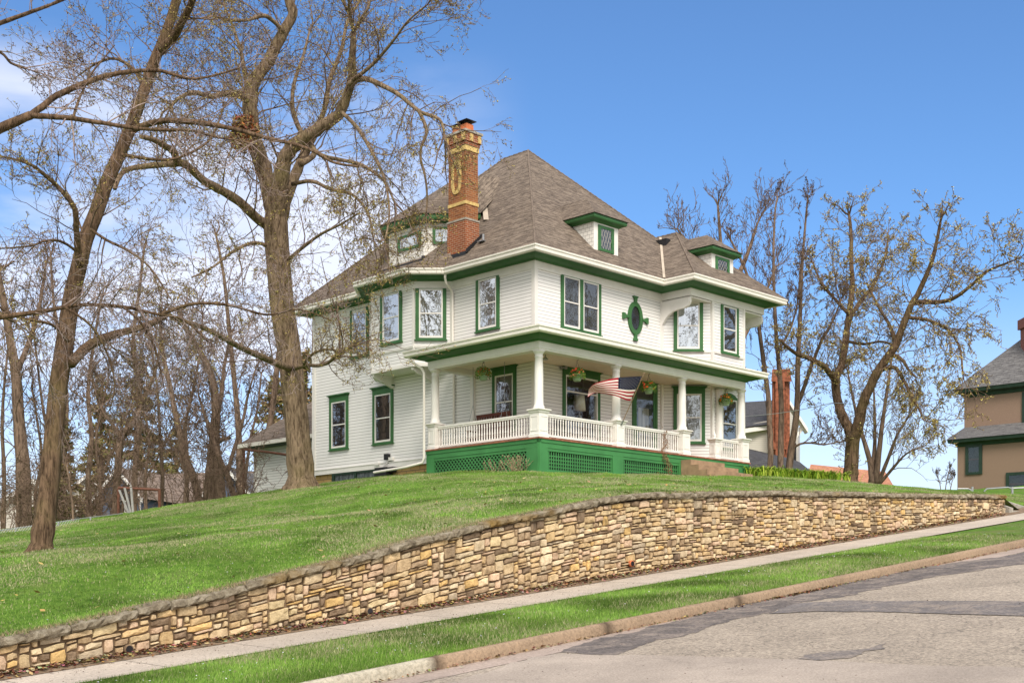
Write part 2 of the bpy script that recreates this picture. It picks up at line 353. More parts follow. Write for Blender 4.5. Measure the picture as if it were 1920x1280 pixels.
def pavem(name, base, dark, light, spec_sc=180, crack=0.0, tone=False, slab=0.0, worn=None):
    m, nt, b = mat(name, 0.9, 0.2)
    n = noise(nt, 1.3, 6, 0.6); r = ramp(nt, [(0.3, tuple(x*0.84 for x in base)), (0.7, base)]); L(nt, n, r.inputs[0]); col = r.outputs[0]
    if worn:
        wk = ramp(nt, [(0.46, (0, 0, 0)), (0.60, (1, 1, 1))]); L(nt, noise(nt, 2.2, 7, 0.75, dist=0.8), wk.inputs[0]); col = mixc(nt, math_(nt, 'MULTIPLY', wk.outputs[0], 0.75), col, worn)
    sp = ramp(nt, [(0.36, dark), (0.5, (0.5, 0.5, 0.5)), (0.66, light)]); L(nt, noise(nt, spec_sc*0.25, 3, 0.85), sp.inputs[0])
    col = mixc(nt, 0.55, col, sp.outputs[0], 'OVERLAY')
    lg = noise(nt, 0.45, 5, 0.65, dist=0.6); lr = ramp(nt, [(0.35, (0.86,)*3), (0.62, (1.06,)*3)]); L(nt, lg, lr.inputs[0]); col = mixc(nt, 1.0, col, lr.outputs[0], 'MULTIPLY')
    if tone:
        a = N(nt, 'ShaderNodeAttribute', attribute_name='tone'); col = mixc(nt, 1.0, col, a.outputs['Color'], 'MULTIPLY')
    if crack:
        v = N(nt, 'ShaderNodeTexVoronoi', feature='DISTANCE_TO_EDGE', i_Scale=0.35)
        nz = N(nt, 'ShaderNodeTexNoise', i_Scale=2.0, i_Detail=5.0); L(nt, pos(nt), nz.inputs['Vector'])
        ad = N(nt, 'ShaderNodeVectorMath', operation='ADD'); L(nt, pos(nt), ad.inputs[0]); L(nt, nz.outputs['Color'], ad.inputs[1]); L(nt, ad.outputs[0], v.inputs['Vector'])
        k = N(nt, 'ShaderNodeMapRange', i_1=0.0, i_2=0.005, i_3=crack, i_4=0.0); L(nt, v.outputs['Distance'], k.inputs[0])
        col = mixc(nt, k.outputs[0], col, (0.05, 0.045, 0.04))
    if slab:
        uv = N(nt, 'ShaderNodeUVMap').outputs[0]; s_ = N(nt, 'ShaderNodeSeparateXYZ'); L(nt, uv, s_.inputs[0])
        fr = math_(nt, 'FRACT', math_(nt, 'DIVIDE', s_.outputs[0], slab))
        k = N(nt, 'ShaderNodeMapRange', i_1=0.004, i_2=0.022, i_3=0.85, i_4=0.0); L(nt, fr, k.inputs[0])
        col = mixc(nt, k.outputs[0], col, (0.10, 0.085, 0.07))
        cell = math_(nt, 'FLOOR', math_(nt, 'DIVIDE', s_.outputs[0], slab)); wn_ = N(nt, 'ShaderNodeTexWhiteNoise', noise_dimensions='1D'); L(nt, cell, wn_.inputs['W'])
        col = mixc(nt, math_(nt, 'MULTIPLY', wn_.outputs['Value'], 0.16), col, (0.30, 0.25, 0.2))
    L(nt, col, b.inputs['Base Color']); bump(nt, b, noise(nt, spec_sc*0.5, 4, 0.8), 0.5, 0.008)
    return m
M['asphalt'] = pavem('tan_chip_asphalt', (0.39, 0.33, 0.265), (0.06, 0.05, 0.045), (0.95, 0.92, 0.86), 90, 0.55)
M['patch'] = pavem('dark_asphalt_patch', (0.155, 0.135, 0.125), (0.1, 0.1, 0.1), (0.85, 0.8, 0.76), 80, 0.6, worn=(0.30, 0.25, 0.21))
M['patch2'] = pavem('worn_asphalt_patch', (0.20, 0.18, 0.17), (0.15, 0.15, 0.15), (0.85, 0.8, 0.76), 80, 0.4, worn=(0.31, 0.26, 0.215))
M['apron'] = pavem('pale_concrete_road', (0.43, 0.365, 0.305), (0.3, 0.28, 0.26), (0.75, 0.72, 0.7), 170, 0.25)
M['walk'] = pavem('sidewalk_concrete', (0.52, 0.45, 0.375), (0.30, 0.28, 0.26), (0.72, 0.7, 0.68), 110, 0.0, slab=1.55)
M['kerb'] = pavem('kerb_concrete', (0.33, 0.245, 0.17), (0.28, 0.25, 0.22), (0.75, 0.7, 0.66), 90, tone=True)
M['pan'] = pavem('gutter_pan_concrete', (0.43, 0.345, 0.29), (0.3, 0.28, 0.26), (0.72, 0.7, 0.68), 90)
M['stucco'] = simple('brown_stucco', (0.27, 0.182, 0.132), 0.92, 0.10, 30, bmp=0.5, bscale=50)
M['dkgreen'] = simple('dark_green_trim', (0.022, 0.045, 0.03), 0.5, 0.2)
M['bluewall'] = simple('blue_grey_wall', (0.11, 0.14, 0.20), 0.8, 0.1)
M['brownroof2'] = simple('distant_brown_roof', (0.24, 0.18, 0.14), 0.9, 0.3, 3)
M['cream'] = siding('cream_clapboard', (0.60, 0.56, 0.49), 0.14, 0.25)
M['chain'] = simple('galvanised_steel', (0.40, 0.41, 0.42), 0.4, 0.1, metal=0.6)
# ================================================================ TERRAIN
rng = random.Random(7)
KERB_W0, KERB_W1, VERGE_W1, WALK_W1, WALL_W = 10.90, 11.06, 13.62, 14.72, 15.05
def zkerb(t): return zroad(t)+0.14
def zwalk(t, w=14.0): return zroad(t)+0.20+(w-13.6)*0.035
UP = [(0,1211),(61,1201.6),(144,1182),(236,1160),(328,1139),(416,1120),(488,1101),(560,1081),(615,1068),(669,1055),(724,1039),(763,1028),(866,1002),(960,981),(1050,962),(1110,950),(1170,941),(1230,935),(1310,931.5),(1460,930),(1610,932),(1880,935.5)]
_tw = [onW(px, WALL_W) for px, y in UP]; _zw = [zof(y, t, WALL_W) for (px, y), t in zip(UP, _tw)]
_s = (_zw[2]-_zw[0])/(_tw[2]-_tw[0])
_tw = [_tw[0]-9]+_tw+[_tw[-1]+3]; _zw = [_zw[0]-9*_s]+_zw+[_zw[-1]+0.1]
_ft = np.linspace(_tw[0], _tw[-1], 400); _fz = np.interp(_ft, _tw, _zw)
_k = np.hanning(17); _k /= _k.sum(); _fzs = np.convolve(np.pad(_fz, 8, mode='edge'), _k, mode='valid')
def zwt(t): return float(np.interp(t, _ft, _fzs))      # underside of the cap
T_END = onW(1884, WALL_W)
CAPH = 0.115
# lawn height from spot heights (thin plate spline)
cp = []
for t in (-2, 2, 6, 9, 12, 15, 18, 21, 24, 27, 30, 33, 34.4): cp.append((t, 15.45, zwt(t)+CAPH-0.03))
def cpx(px, y, Y): p = P(px, y, Y); cp.append(((p.x+p.y)/S2, (p.y-p.x)/S2, p.z))
for a in ((570,914,41),(400,937,40),(250,968,38),(0,1006,34),(75,1036,25),(0,1062,20),(480,927,43),(150,985,36),
          (810,886,41.5),(1000,886,37.6),(900,884,39.5),(1150,889,40.5),(1283,890,43),(1402,894,45.6),(1500,897,46),(1600,907,50),(1700,916,48),(1800,922,42),
          (640,962,30),(1000,918,28.5),(1300,912,33),(1550,915,37)): cpx(*a)
cp += [(29.5,33.5,4.13),(29.5,37,4.10),(29.5,40.6,4.0),(33,34,4.2),(10,50,0.9),(-5,16,-2.3),(-5,30,-1.2),(-5,50,-1.0),(20,52,1.6),(30,54,2.4),(40,52,3.4),(55,52,3.6),(48,36,3.9),(62,31,5.05),(66,40,5.0),(60,18,4.9),(45,18,3.3),(72,50,4.5),(72,17,6.2)]
_A = np.array(cp); _n = len(_A)
def _U(r2): return np.where(r2 > 1e-9, r2*np.log(r2+1e-12), 0.0)
_K = _U(((_A[:,None,:2]-_A[None,:,:2])**2).sum(2)) + np.eye(_n)*0.25
_Pm = np.c_[np.ones(_n), _A[:,:2]]
_S = np.linalg.solve(np.block([[_K, _Pm], [_Pm.T, np.zeros((3,3))]]), np.r_[_A[:,2], 0, 0, 0])
def zlawn_v(t, w):
    t = np.asarray(t, float); w = np.asarray(w, float); sh = t.shape; q = np.c_[t.ravel(), w.ravel()]
    z = _U(((q[:,None,:]-_A[None,:,:2])**2).sum(2))@_S[:_n] + _S[_n] + q@_S[_n+1:]
    z = z.reshape(sh)
    zt = np.interp(t, _ft, _fzs)+CAPH-0.03
    k = np.clip((w-15.35)/2.2, 0, 1); k = k*k*(3-2*k); zA = zt*(1-k)+z*k
    zs = zroad(t)+0.26
    k2 = np.clip((w-14.9)/3.5, 0, 1); k2 = k2*k2*(3-2*k2); zB = zs*(1-k2)+z*k2
    m = np.clip((t-T_END)/1.2, 0, 1)
    zz_ = zA*(1-m)+zB*m
    zz_ = np.where(w < 15.05, zwalk(0, 14.7)+GR*t, zz_)
    return zz_
def zlawn(t, w): return float(zlawn_v(np.array([t]), np.array([w]))[0])
def grid_mesh(name, ts, ws, zf, m, kind='structure', smooth=True, uvf=None, tone=None):
    T, W_ = np.meshgrid(ts, ws, indexing='ij'); Z = zf(T, W_)
    X = (T-W_)/S2; Y = (T+W_)/S2; co = np.stack([X, Y, Z], -1).reshape(-1, 3)
    a, b = T.shape; idx = np.arange(a*b).reshape(a, b)
    fc = np.stack([idx[:-1,:-1], idx[1:,:-1], idx[1:,1:], idx[:-1,1:]], -1).reshape(-1, 4)
    me = bpy.data.meshes.new(name); me.from_pydata(co.tolist(), [], fc.tolist())
    if smooth: me.polygons.foreach_set('use_smooth', [True]*len(me.polygons))
    uv = me.uv_layers.new(name="UVMap"); li = np.empty(len(me.loops), int); me.loops.foreach_get('vertex_index', li)
    uv.data.foreach_set('uv', np.stack([T.ravel()[li], W_.ravel()[li]], -1).ravel())
    if tone is not None:
        at = me.color_attributes.new("tone", 'FLOAT_COLOR', 'CORNER'); c = np.ones((len(li), 4)); c[:, :3] = np.array([tone(t, w) for t, w in zip(T.ravel()[li], W_.ravel()[li])]); at.data.foreach_set('color', c.ravel())
    me.materials.append(m); me.update()
    o = bpy.data.objects.new(name, me); COL.objects.link(o); tagit(o, kind=kind); return o
def bumpy(t, w):
    return 0.05*np.sin(t*1.7+w*0.6)*np.sin(w*1.3-t*0.4)+0.025*np.sin(t*4.1+1)*np.sin(w*3.7+2)
def zl(t, w):
    z = zlawn_v(t, w); k = np.clip((w-15.6)/2, 0, 1)
    far = np.clip((np.abs(t-30)-38)/6, 0, 1)+np.clip((w-54)/6, 0, 1)
    return z+bumpy(t, w)*k*0.7 - far*6
ts = np.unique(np.r_[np.arange(-12, 40, 0.33), np.arange(40, 76.1, 1.0), T_END-0.02, T_END+0.25])
ws = np.unique(np.r_[15.1, np.arange(15.36, 30, 0.33), np.arange(30, 62.1, 0.8)])
grid_mesh('lawn', ts, ws, zl, M['lawn'])
gm = MB(); gm.face([Vector((-1500,-600,-4.5)), Vector((1500,-600,-4.5)), Vector((1500,1500,-4.5)), Vector((-1500,1500,-4.5))]); tagit(gm.build('ground', M['ground']), kind='structure')
# road, gutter pan, kerb, verge, sidewalk: one slope
lt = np.arange(-14, 82, 1.5)
grid_mesh('road', lt, np.array([-9.0, 0, 5, 10.30]), lambda t, w: zroad(t)-0.0*w, M['asphalt'])
grid_mesh('gutter_pan', lt, np.array([10.30, 10.60, KERB_W0+0.01]), lambda t, w: zroad(t)+0.004-0.03*(w-10.30), M['pan'])
kt = np.arange(-14, 82, 0.16)
prof = [(10.898, -0.03), (10.912, 0.085), (10.935, 0.122), (10.965, 0.138), (11.06, 0.14), (11.065, 0.05)]
def kerbz(T, W_): return zroad(T)+np.interp(W_, [p[0] for p in prof], [p[1] for p in prof])
T_NEW0, T_NEW1 = onW(330, KERB_W0), onW(820, KERB_W0)
def ktone(t, w):
    if T_NEW0 < t < T_NEW1: base = (1.5, 1.85, 2.1)
    else: base = (1.0, 0.98, 0.95)
    ph = ((t-T_NEW1) % 3.05)
    if ph < 0.045 or ph > 3.03: base = tuple(x*0.35 for x in base)
    return base
grid_mesh('kerb', kt, np.array([p[0] for p in prof]), kerbz, M['kerb'], tone=ktone)
vt = np.arange(-14, 82, 0.5)
grid_mesh('verge', vt, np.array([11.062, 11.3, 11.8, 12.4, 13.0, 13.4, 13.64]), lambda t, w: zroad(t)+0.135+0.05*np.sin(np.clip((w-11.06)/2.56, 0, 1)*math.pi)+(w-11.06)*0.016, M['lawn'])
grid_mesh('sidewalk', lt, np.array([13.60, 14.2, WALK_W1+0.02]), lambda t, w: zroad(t)+0.20+(w-13.6)*0.035, M['walk'])
M['dirt'] = simple('dirt_strip', (0.20, 0.14, 0.09), 0.95, 0.4, 8, bmp=0.6)
grid_mesh('dirt_strip', lt, np.array([14.70, 14.9, 15.3]), lambda t, w: zroad(t)+0.245+(w-14.70)*0.14, M['dirt'])
# patches in the road surface, outlined on the road itself
def on_road(px, y):
    d = (px-960)/F; k = (YH-y)/F; Y = 2.0/(GR*(1+d)/S2-k); return Y*(1+d)/S2, Y*(1-d)/S2
def patch(name, pts, m, lift):
    b = MB(); tw = [on_road(*p) for p in pts]; out = []
    n = len(tw)
    for k in range(n):
        a, c = tw[k], tw[(k+1) % n]; seg = max(1, int(math.dist(a, c)/0.09))
        for j in range(seg):
            u = j/seg; t = a[0]+(c[0]-a[0])*u; w = a[1]+(c[1]-a[1])*u
            nn = mnoise.noise(Vector((t*0.9, w*0.9, lift*100)))*0.22+mnoise.noise(Vector((t*5, w*5, 3)))*0.12+mnoise.noise(Vector((t*14, w*14, 7)))*0.05
            out.append(TW(t+nn*0.4, w+nn, zroad(t+nn*0.4)+lift))
    b.face(out); o = b.build(name, m); tagit(o, kind='structure')
patch('road_patch', [(1046,1222),(1130,1196),(1330,1146),(1500,1105),(1700,1066),(1920,1036),(2000,1022),(2000,1046),(1920,1056),(1760,1080),(1600,1112),(1500,1132),(1430,1150),(1340,1170),(1240,1200),(1160,1228),(1100,1226)], M['patch'], 0.004)
patch('road_patch', [(1500,1132),(1580,1126),(1760,1126),(1920,1128),(2010,1126),(2010,1156),(1920,1155),(1800,1152),(1660,1148),(1520,1147),(1430,1150)], M['patch2'], 0.009)
patch('road_patch', [(1484,1233),(1540,1222),(1610,1217),(1650,1207),(1658,1204),(1640,1216),(1590,1236),(1530,1238)], M['patch2'], 0.006)
patch('road_apron', [(700,1330),(985,1233),(1050,1226),(1150,1229),(1400,1233),(1640,1244),(1800,1251),(1925,1255),(2010,1262),(2100,1420),(1500,1460),(760,1470)], M['apron'], 0.012)

# ---------------------------------------------------------------- retaining wall
wall = thing('retaining_wall', 'long yellow limestone retaining wall climbing beside the sidewalk', 'wall', TW(20, WALL_W, zroad(20)+0.25))
def zb(t): return zroad(t)+0.27
core = MB(); nseg = 110; T0 = -4.0
tl = [T0+(T_END-0.03-T0)*k/nseg for k in range(nseg+1)]
for a, b in zip(tl, tl[1:]):
    core.hexa([TW(a, 15.075, zb(a)-0.5), TW(b, 15.075, zb(b)-0.5), TW(b, 15.36, zb(b)-0.5), TW(a, 15.36, zb(a)-0.5)],
              [TW(a, 15.075, zwt(a)), TW(b, 15.075, zwt(b)), TW(b, 15.36, zwt(b)), TW(a, 15.36, zwt(a))])
core.build('mortar_core', M['mortar'], wall)
CW, RH = 0.050, 0.047
ncol = int((T_END-T0)/CW); nrow = 36
occ = np.zeros((ncol, nrow), bool)
pal = [(.62,.47,.27),(.56,.41,.22),(.68,.54,.34),(.52,.38,.22),(.63,.45,.22),(.58,.47,.31),(.48,.35,.20),(.65,.47,.32),(.70,.58,.39),(.58,.44,.26),(.60,.48,.27),(.40,.29,.18),(.24,.17,.11),(.60,.43,.22),(.60,.46,.26),(.50,.41,.29),(.64,.43,.16),(.62,.44,.30)]
st = MB(); rs = random.Random(11)
def stone(t0, t1, h0, h1):
    g = 0.007+rs.random()*0.005
    t0 += g; t1 -= g; h0 += g; h1 -= g
    W_ = t1-t0; H_ = h1-h0
    if W_ < 0.03 or H_ < 0.02: return
    nx = max(2, int(W_/0.07)); nz = max(1, int(H_/0.07))
    j = min(0.010, H_*0.12)
    ring = []
    sk = rs.uniform(-1, 1)*min(0.022, H_*0.16)
    cn_ = lambda: rs.uniform(0.002, 0.012)
    for k in range(nx): ring.append((t0+W_*k/nx, h1))
    for k in range(nz): ring.append((t1, h1-H_*k/nz))
    for k in range(nx): ring.append((t1-W_*k/nx, h0))
    for k in range(nz): ring.append((t0, h0+H_*k/nz))
    cx, cz = (t0+t1)/2, (h0+h1)/2; pts = []
    corners = {0, nx, nx+nz, 2*nx+nz}
    for i, (a, c) in enumerate(ring):
        if i in corners:
            q = cn_(); a += q if a < cx else -q; c += q if c < cz else -q
        pts.append((a+rs.uniform(-j, j), c+rs.uniform(-j, j)+sk*(a-cx)/W_))
    dep = rs.uniform(0.012, 0.045); w0 = 15.09; wf = 15.062-dep
    col = list(rs.choice(pal)); v = rs.uniform(0.96, 1.26); g_ = sum(col)/3; col = [min(0.85, (x*0.86+g_*0.14)*v) for x in col]
    def pt(a, c, w): return TW(a, w, zwt(a)-0.004-c)
    # c is depth below the cap
    A = [st.add(pt(a, c, w0)) for a, c in pts]
    B = [st.add(pt(a, c, wf+0.012)) for a, c in pts]
    ins = min(0.011, H_*0.16)
    C = []
    for a, c in pts:
        dx, dz = cx-a, cz-c; l = math.hypot(dx, dz)+1e-6
        C.append(st.add(pt(a+dx/l*ins, c+dz/l*ins, wf+rs.uniform(-0.006, 0.006))))
    ctr = st.add(pt(cx+rs.uniform(-.2,.2)*W_, cz+rs.uniform(-.2,.2)*H_, wf-rs.uniform(0.0, 0.014)))
    n = len(pts)
    for k in range(n):
        m_ = (k+1) % n
        st.rawface([A[k], A[m_], B[m_], B[k]], col); st.rawface([B[k], B[m_], C[m_], C[k]], col)
        st.rawface([C[k], C[m_], ctr], col)
for c in range(ncol):
    tc_ = T0+(c+0.5)*CW; Hh = zwt(tc_)-zb(tc_)+0.06
    occ[c, max(0, int(Hh/RH)+1):] = True
for r in range(nrow):
    for c in range(ncol):
        if occ[c, r]: continue
        big = rs.random()
        if big < 0.12: hh, ww = rs.choice((3, 3, 4)), rs.randint(3, 7)
        elif big < 0.68: hh, ww = 2, rs.randint(2, 8)
        elif big < 0.90: hh, ww = 1, rs.randint(3, 8)
        else: hh, ww = rs.choice((2, 3)), rs.randint(2, 3)
        far = 1.0
        W1 = 0
        while W1 < ww and c+W1 < ncol and not occ[c+W1, r]: W1 += 1
        if c+W1 < ncol and not occ[c+W1, r] and W1 >= ww: pass
        # swallow slivers
        if c+W1+1 < ncol and occ[min(ncol-1, c+W1+1), r] and not occ[c+W1, r]: W1 += 1
        H1 = 0
        while H1 < hh and r+H1 < nrow and not occ[c:c+W1, r+H1].any(): H1 += 1
        if H1 == 0: H1 = 1
        occ[c:c+W1, r:r+H1] = True
        wob = lambda a, q: 0.010*math.sin(a*5.1+q*2.3)
        stone(T0+c*CW, T0+(c+W1)*CW, r*RH, (r+H1)*RH)
st.build('stones', M['stone'], wall)
cap = MB(); t = T0
while t < T_END-0.05:
    ln = rs.uniform(0.45, 1.2); t1 = min(T_END+0.02, t+ln)
    if T_END-t1 < 0.4: t1 = T_END+0.02
    n = max(4, int((t1-t)/0.07)); g = 0.009; lift = rs.uniform(-0.018, 0.018)
    rows = []
    for k in range(n+1):
        a = t+g+(t1-t-2*g)*k/n
        j = lambda s: rs.uniform(-s, s)
        e = 0.02 if k in (0, n) else 0.0
        zt_ = zwt(a)+lift
        rows.append([TW(a, 15.36, zt_+0.005), TW(a, 15.0+e+j(.02), zt_+0.004+j(.012)), TW(a, 14.97+e+j(.026), zt_+0.035+j(.012)), TW(a, 14.985+e+j(.026), zt_+CAPH-0.03+j(.014)),
                     TW(a, 15.03+e+j(.02), zt_+CAPH-e*0.5+j(.012)), TW(a, 15.2, zt_+CAPH+0.005-e*0.5+j(.008)), TW(a, 15.42, zt_+CAPH-0.012)])
    ids = [[cap.add(p) for p in r_] for r_ in rows]
    for a_, b_ in zip(ids, ids[1:]):
        for q in range(len(a_)-1): cap.rawface([a_[q], b_[q], b_[q+1], a_[q+1]])
    cap.rawface(ids[0]); cap.rawface(ids[-1][::-1])
    t = t1
cap.build('cap_stones', M['cap'], wall)
# end return of the wall
for px, y in ((238,1216),(689,1145),(1181,1056)):
    t = onW(px, WALL_W); z = zof(y, t, WALL_W); c = TW(t, 14.985, z); nrm = TW(0, 1, 0)
    m_ = MB(); m_.tube([c, c+nrm*0.06], 0.062, 16); pp = m_.build('drain_pipe', M['clay'] if px > 1000 else M['mortar'], wall, True)
    m_ = MB(); m_.tube([c-nrm*0.003, c+nrm*0.03], 0.048, 14); m_.build('pipe_mouth', M['dark'], pp)
# entry steps beyond the wall end with a sloping concrete cheek
stp = thing('garden_steps', 'concrete steps with sloping cheek at the far end of the stone wall', 'steps', TW(T_END+0.8, 15.2, zwalk(T_END)))
m_ = MB()
for k in range(3): m_.box(T_END+0.34, T_END+1.75, 14.95+0.32*k, 16.2, zwalk(T_END)-0.2, zwalk(T_END)+0.15*(k+1))
m_.build('stair_treads', M['concrete'], stp)
for t0 in (T_END+0.06, T_END+1.78):
    m_ = MB(); z0 = zwalk(T_END)-0.2
    m_.prism([TW(t0, 14.95, z0), TW(t0, 14.95, z0+0.42), TW(t0, 15.1, z0+0.48), TW(t0, 16.0, z0+0.80), TW(t0, 16.1, z0+0.78), TW(t0, 16.1, z0)], twd(0.26, 0)); m_.build('cheek_wall', M['concrete'], stp)

# ---------------------------------------------------------------- grass, leaves, flowers (uncountable)
nr = np.random.default_rng(5)
def blades(name, label, tw, z, hmin, hmax, wmin, wmax, cols, m, kind='stuff', lean=0.6, cat='grass'):
    n = len(tw); X = (tw[:,0]-tw[:,1])/S2; Y = (tw[:,0]+tw[:,1])/S2
    a = nr.random(n)*2*np.pi; h = hmin+(hmax-hmin)*nr.random(n)**1.5; wd = wmin+(wmax-wmin)*nr.random(n)
    ln = nr.random(n)*lean*h; b = nr.random(n)*2*np.pi
    v = np.zeros((n, 3, 3)); base = np.stack([X, Y, z-0.01], -1)
    off = np.stack([np.cos(a)*wd/2, np.sin(a)*wd/2, np.zeros(n)], -1)
    v[:,0] = base-off; v[:,1] = base+off; v[:,2] = base+np.stack([np.cos(b)*ln, np.sin(b)*ln, h], -1)
    me = bpy.data.meshes.new(name); org = v.reshape(-1,3).mean(0); org[2] = v[:,:,2].min()
    me.vertices.add(3*n); me.vertices.foreach_set('co', (v.reshape(-1,3)-org).ravel())
    me.loops.add(3*n); me.loops.foreach_set('vertex_index', np.arange(3*n, dtype=np.int32))
    me.polygons.add(n); me.polygons.foreach_set('loop_start', np.arange(0, 3*n, 3, dtype=np.int32))
    try: me.polygons.foreach_set('loop_total', np.full(n, 3, dtype=np.int32))
    except Exception: pass
    me.update(calc_edges=True)
    at = me.color_attributes.new("tone", 'FLOAT_COLOR', 'CORNER'); c = np.ones((3*n, 4), np.float32)
    c[:, :3] = np.repeat(cols, 3, axis=0); at.data.foreach_set('color', c.ravel())
    me.materials.append(m); o = bpy.data.objects.new(name, me); COL.objects.link(o); o.location = org.tolist()
    return tagit(o, label, cat, kind=kind)
def fnoise(t, w, s, seed):
    return np.array([mnoise.noise(Vector((a*s, b*s, seed))) for a, b in zip(t, w)])
def grass_cols(t, w, dry):
    n = len(t); g1 = np.array([0.080, 0.180, 0.022]); g2 = np.array([0.24, 0.375, 0.072]); st1 = np.array([0.43, 0.41, 0.23])
    u = nr.random(n)[:, None]; c = g1*(1-u)+g2*u
    p = np.clip(0.5+fnoise(t, w, 0.33, 1.0)*1.5+fnoise(t, w, 1.5, 4.0)*0.9, 0, 1)
    big = np.clip(0.5+fnoise(t, w, 0.8, 9.0)*1.2, 0, 1)[:, None]; c = c*(0.52+0.95*big)
    isdry = nr.random(n) < dry*(0.15+1.5*np.clip(p-0.38, 0, 1))
    c[isdry] = st1*(0.6+0.6*nr.random((isdry.sum(), 1)))
    return c
n = 210000; t = 5.5+nr.random(n)**1.35*21.5; w = 11.03+nr.random(n)*2.63
w = np.where(nr.random(n) < 0.06, 11.0+nr.random(n)*0.06, w); z = zroad(t)+0.135+0.05*np.sin(np.clip((w-11.06)/2.56, 0, 1)*math.pi)+(w-11.06)*0.016
blades('verge_grass', 'mown green grass strip between kerb and sidewalk', np.c_[t, w], z, 0.025, 0.070, 0.005, 0.013, grass_cols(t, w, 0.42), M['blade'])
# lawn: sample within the view
n = 950000; t = 3.5+nr.random(n)*42; w = 15.40+nr.random(n)**1.6*27
X = (t-w)/S2; Y = (t+w)/S2; px = 960+F*X/Y
keep = (px > -60) & (px < 1980) & ~((t > 27.5) & (w > 26.4) & (t < 38.6) & (w < 31.2)) & ~((t > 29.5) & (w > 28.5) & (t < 41) & (w < 40.6))
t, w = t[keep], w[keep]; z = zl(t, w); yy = YH-F*z/((t+w)/S2)
sc_ = np.clip((t+w)/S2/24, 0.7, 1.6)
o_ = blades('lawn_grass', 'sloping lawn grass with straw patches above the stone wall', np.c_[t, w], z, 0.02, 0.060, 0.008, 0.020, grass_cols(t, w, 0.70), M['blade'])
# dead grass spilling over the cap
n = 30000; t = 4+nr.random(n)*(T_END-4); w = 15.05+np.abs(nr.normal(0, 0.22, n)); z = np.array([zwt(a) for a in t])+CAPH-0.015
cc = np.array([0.42, 0.34, 0.20])*(0.5+0.7*nr.random((n, 1))); k = nr.random(n) < 0.25; cc[k] = np.array([0.10, 0.20, 0.03])
blades('dry_grass_fringe', 'dry straw fringe along the top of the stone wall', np.c_[t, w], z, 0.02, 0.075, 0.006, 0.016, cc, M['blade'], lean=1.4)
# leaf litter at the foot of the wall, in the gutter and on the lawn
def leaves(name, label, tw, z, s0, s1, cols, m, cat):
    b = MB()
    for (t, w), zz_, c in zip(tw, z, cols):
        s = s0+(s1-s0)*rs.random(); a = rs.random()*6.28; ti = rs.uniform(-.5, .5); ce = TW(t, w, zz_+0.004+rs.random()*0.02)
        u = Vector((math.cos(a), math.sin(a), ti))*s; v_ = Vector((-math.sin(a), math.cos(a), rs.uniform(-.5, .5)))*s*0.6
        b.face([ce-u, ce-v_*0.9, ce+u, ce+v_], None, tuple(c))
    return tagit(b.build(name, m), label, cat, kind='stuff')
def lc(n): return [tuple(x*rs.uniform(0.5, 1.25) for x in rs.choice([(0.30,0.17,0.09),(0.42,0.27,0.15),(0.22,0.12,0.07),(0.50,0.36,0.22)])) for _ in range(n)]
n = 9000; tt = [4+rs.random()**1.3*30 for _ in range(n)]; ww = [15.03-abs(rs.gauss(0, 0.13)) for _ in range(n)]
leaves('fallen_leaves', 'brown fallen leaves heaped along the foot of the stone wall', list(zip(tt, ww)), [zroad(a)+0.25+max(0, b-14.72)*0.14 for a, b in zip(tt, ww)], 0.015, 0.045, lc(n), M['litter'], 'leaves')
n = 1500; tt = []
for k in range(n): tt.append(rs.gauss(onW(1510, 10.85), 0.6) if rs.random() < 0.35 else 6+rs.random()*22)
ww = [10.89-abs(rs.gauss(0, 0.06)) for _ in range(n)]
leaves('gutter_leaves', 'brown dead leaves and silt lying in the road gutter against the kerb', list(zip(tt, ww)), [zroad(a)+0.0 for a in tt], 0.012, 0.032, lc(n), M['litter'], 'leaves')
n = 420; tt = [5+rs.random()*30 for _ in range(n)]; ww = [15.6+rs.random()**1.4*18 for _ in range(n)]
leaves('scattered_leaves', 'yellowed leaves scattered over the lawn', list(zip(tt, ww)), list(zl(np.array(tt), np.array(ww))+0.05), 0.025, 0.06, [tuple(x*rs.uniform(.7, 1.1) for x in (0.55, 0.42, 0.17)) for _ in range(n)], M['litter'], 'leaves')
n = 1500; tt = [6+rs.random()*24 for _ in range(n)]; ww = [11.1+rs.random()*2.5 if rs.random() < 0.45 else 15.6+rs.random()**1.5*16 for _ in range(n)]
zz3 = [zroad(a)+0.24 if b < 14 else None for a, b in zip(tt, ww)]; zl3 = zl(np.array(tt), np.array(ww))
leaves('small_lawn_flowers', 'tiny pale violet flowers dotting the grass', list(zip(tt, ww)), [zz3[k] if zz3[k] is not None else float(zl3[k])+0.06 for k in range(n)], 0.006, 0.017, [rs.choice([(0.62,0.60,0.72),(0.70,0.70,0.66)]) for _ in range(n)], M['petal'], 'flowers')
n = 1200; tt = [5+rs.random()*12 for _ in range(n)]; ww = [rs.choice([13.7+rs.random(), 6+rs.random()*4.7]) for _ in range(n)]
leaves('pavement_debris', 'tiny dark bud scales strewn over sidewalk and road', list(zip(tt, ww)), [zwalk(a, b)-0.0 if b > 13 else zroad(a)+0.01 for a, b in zip(tt, ww)], 0.006, 0.014, [(0.10,0.05,0.035)]*n, M['litter'], 'debris')
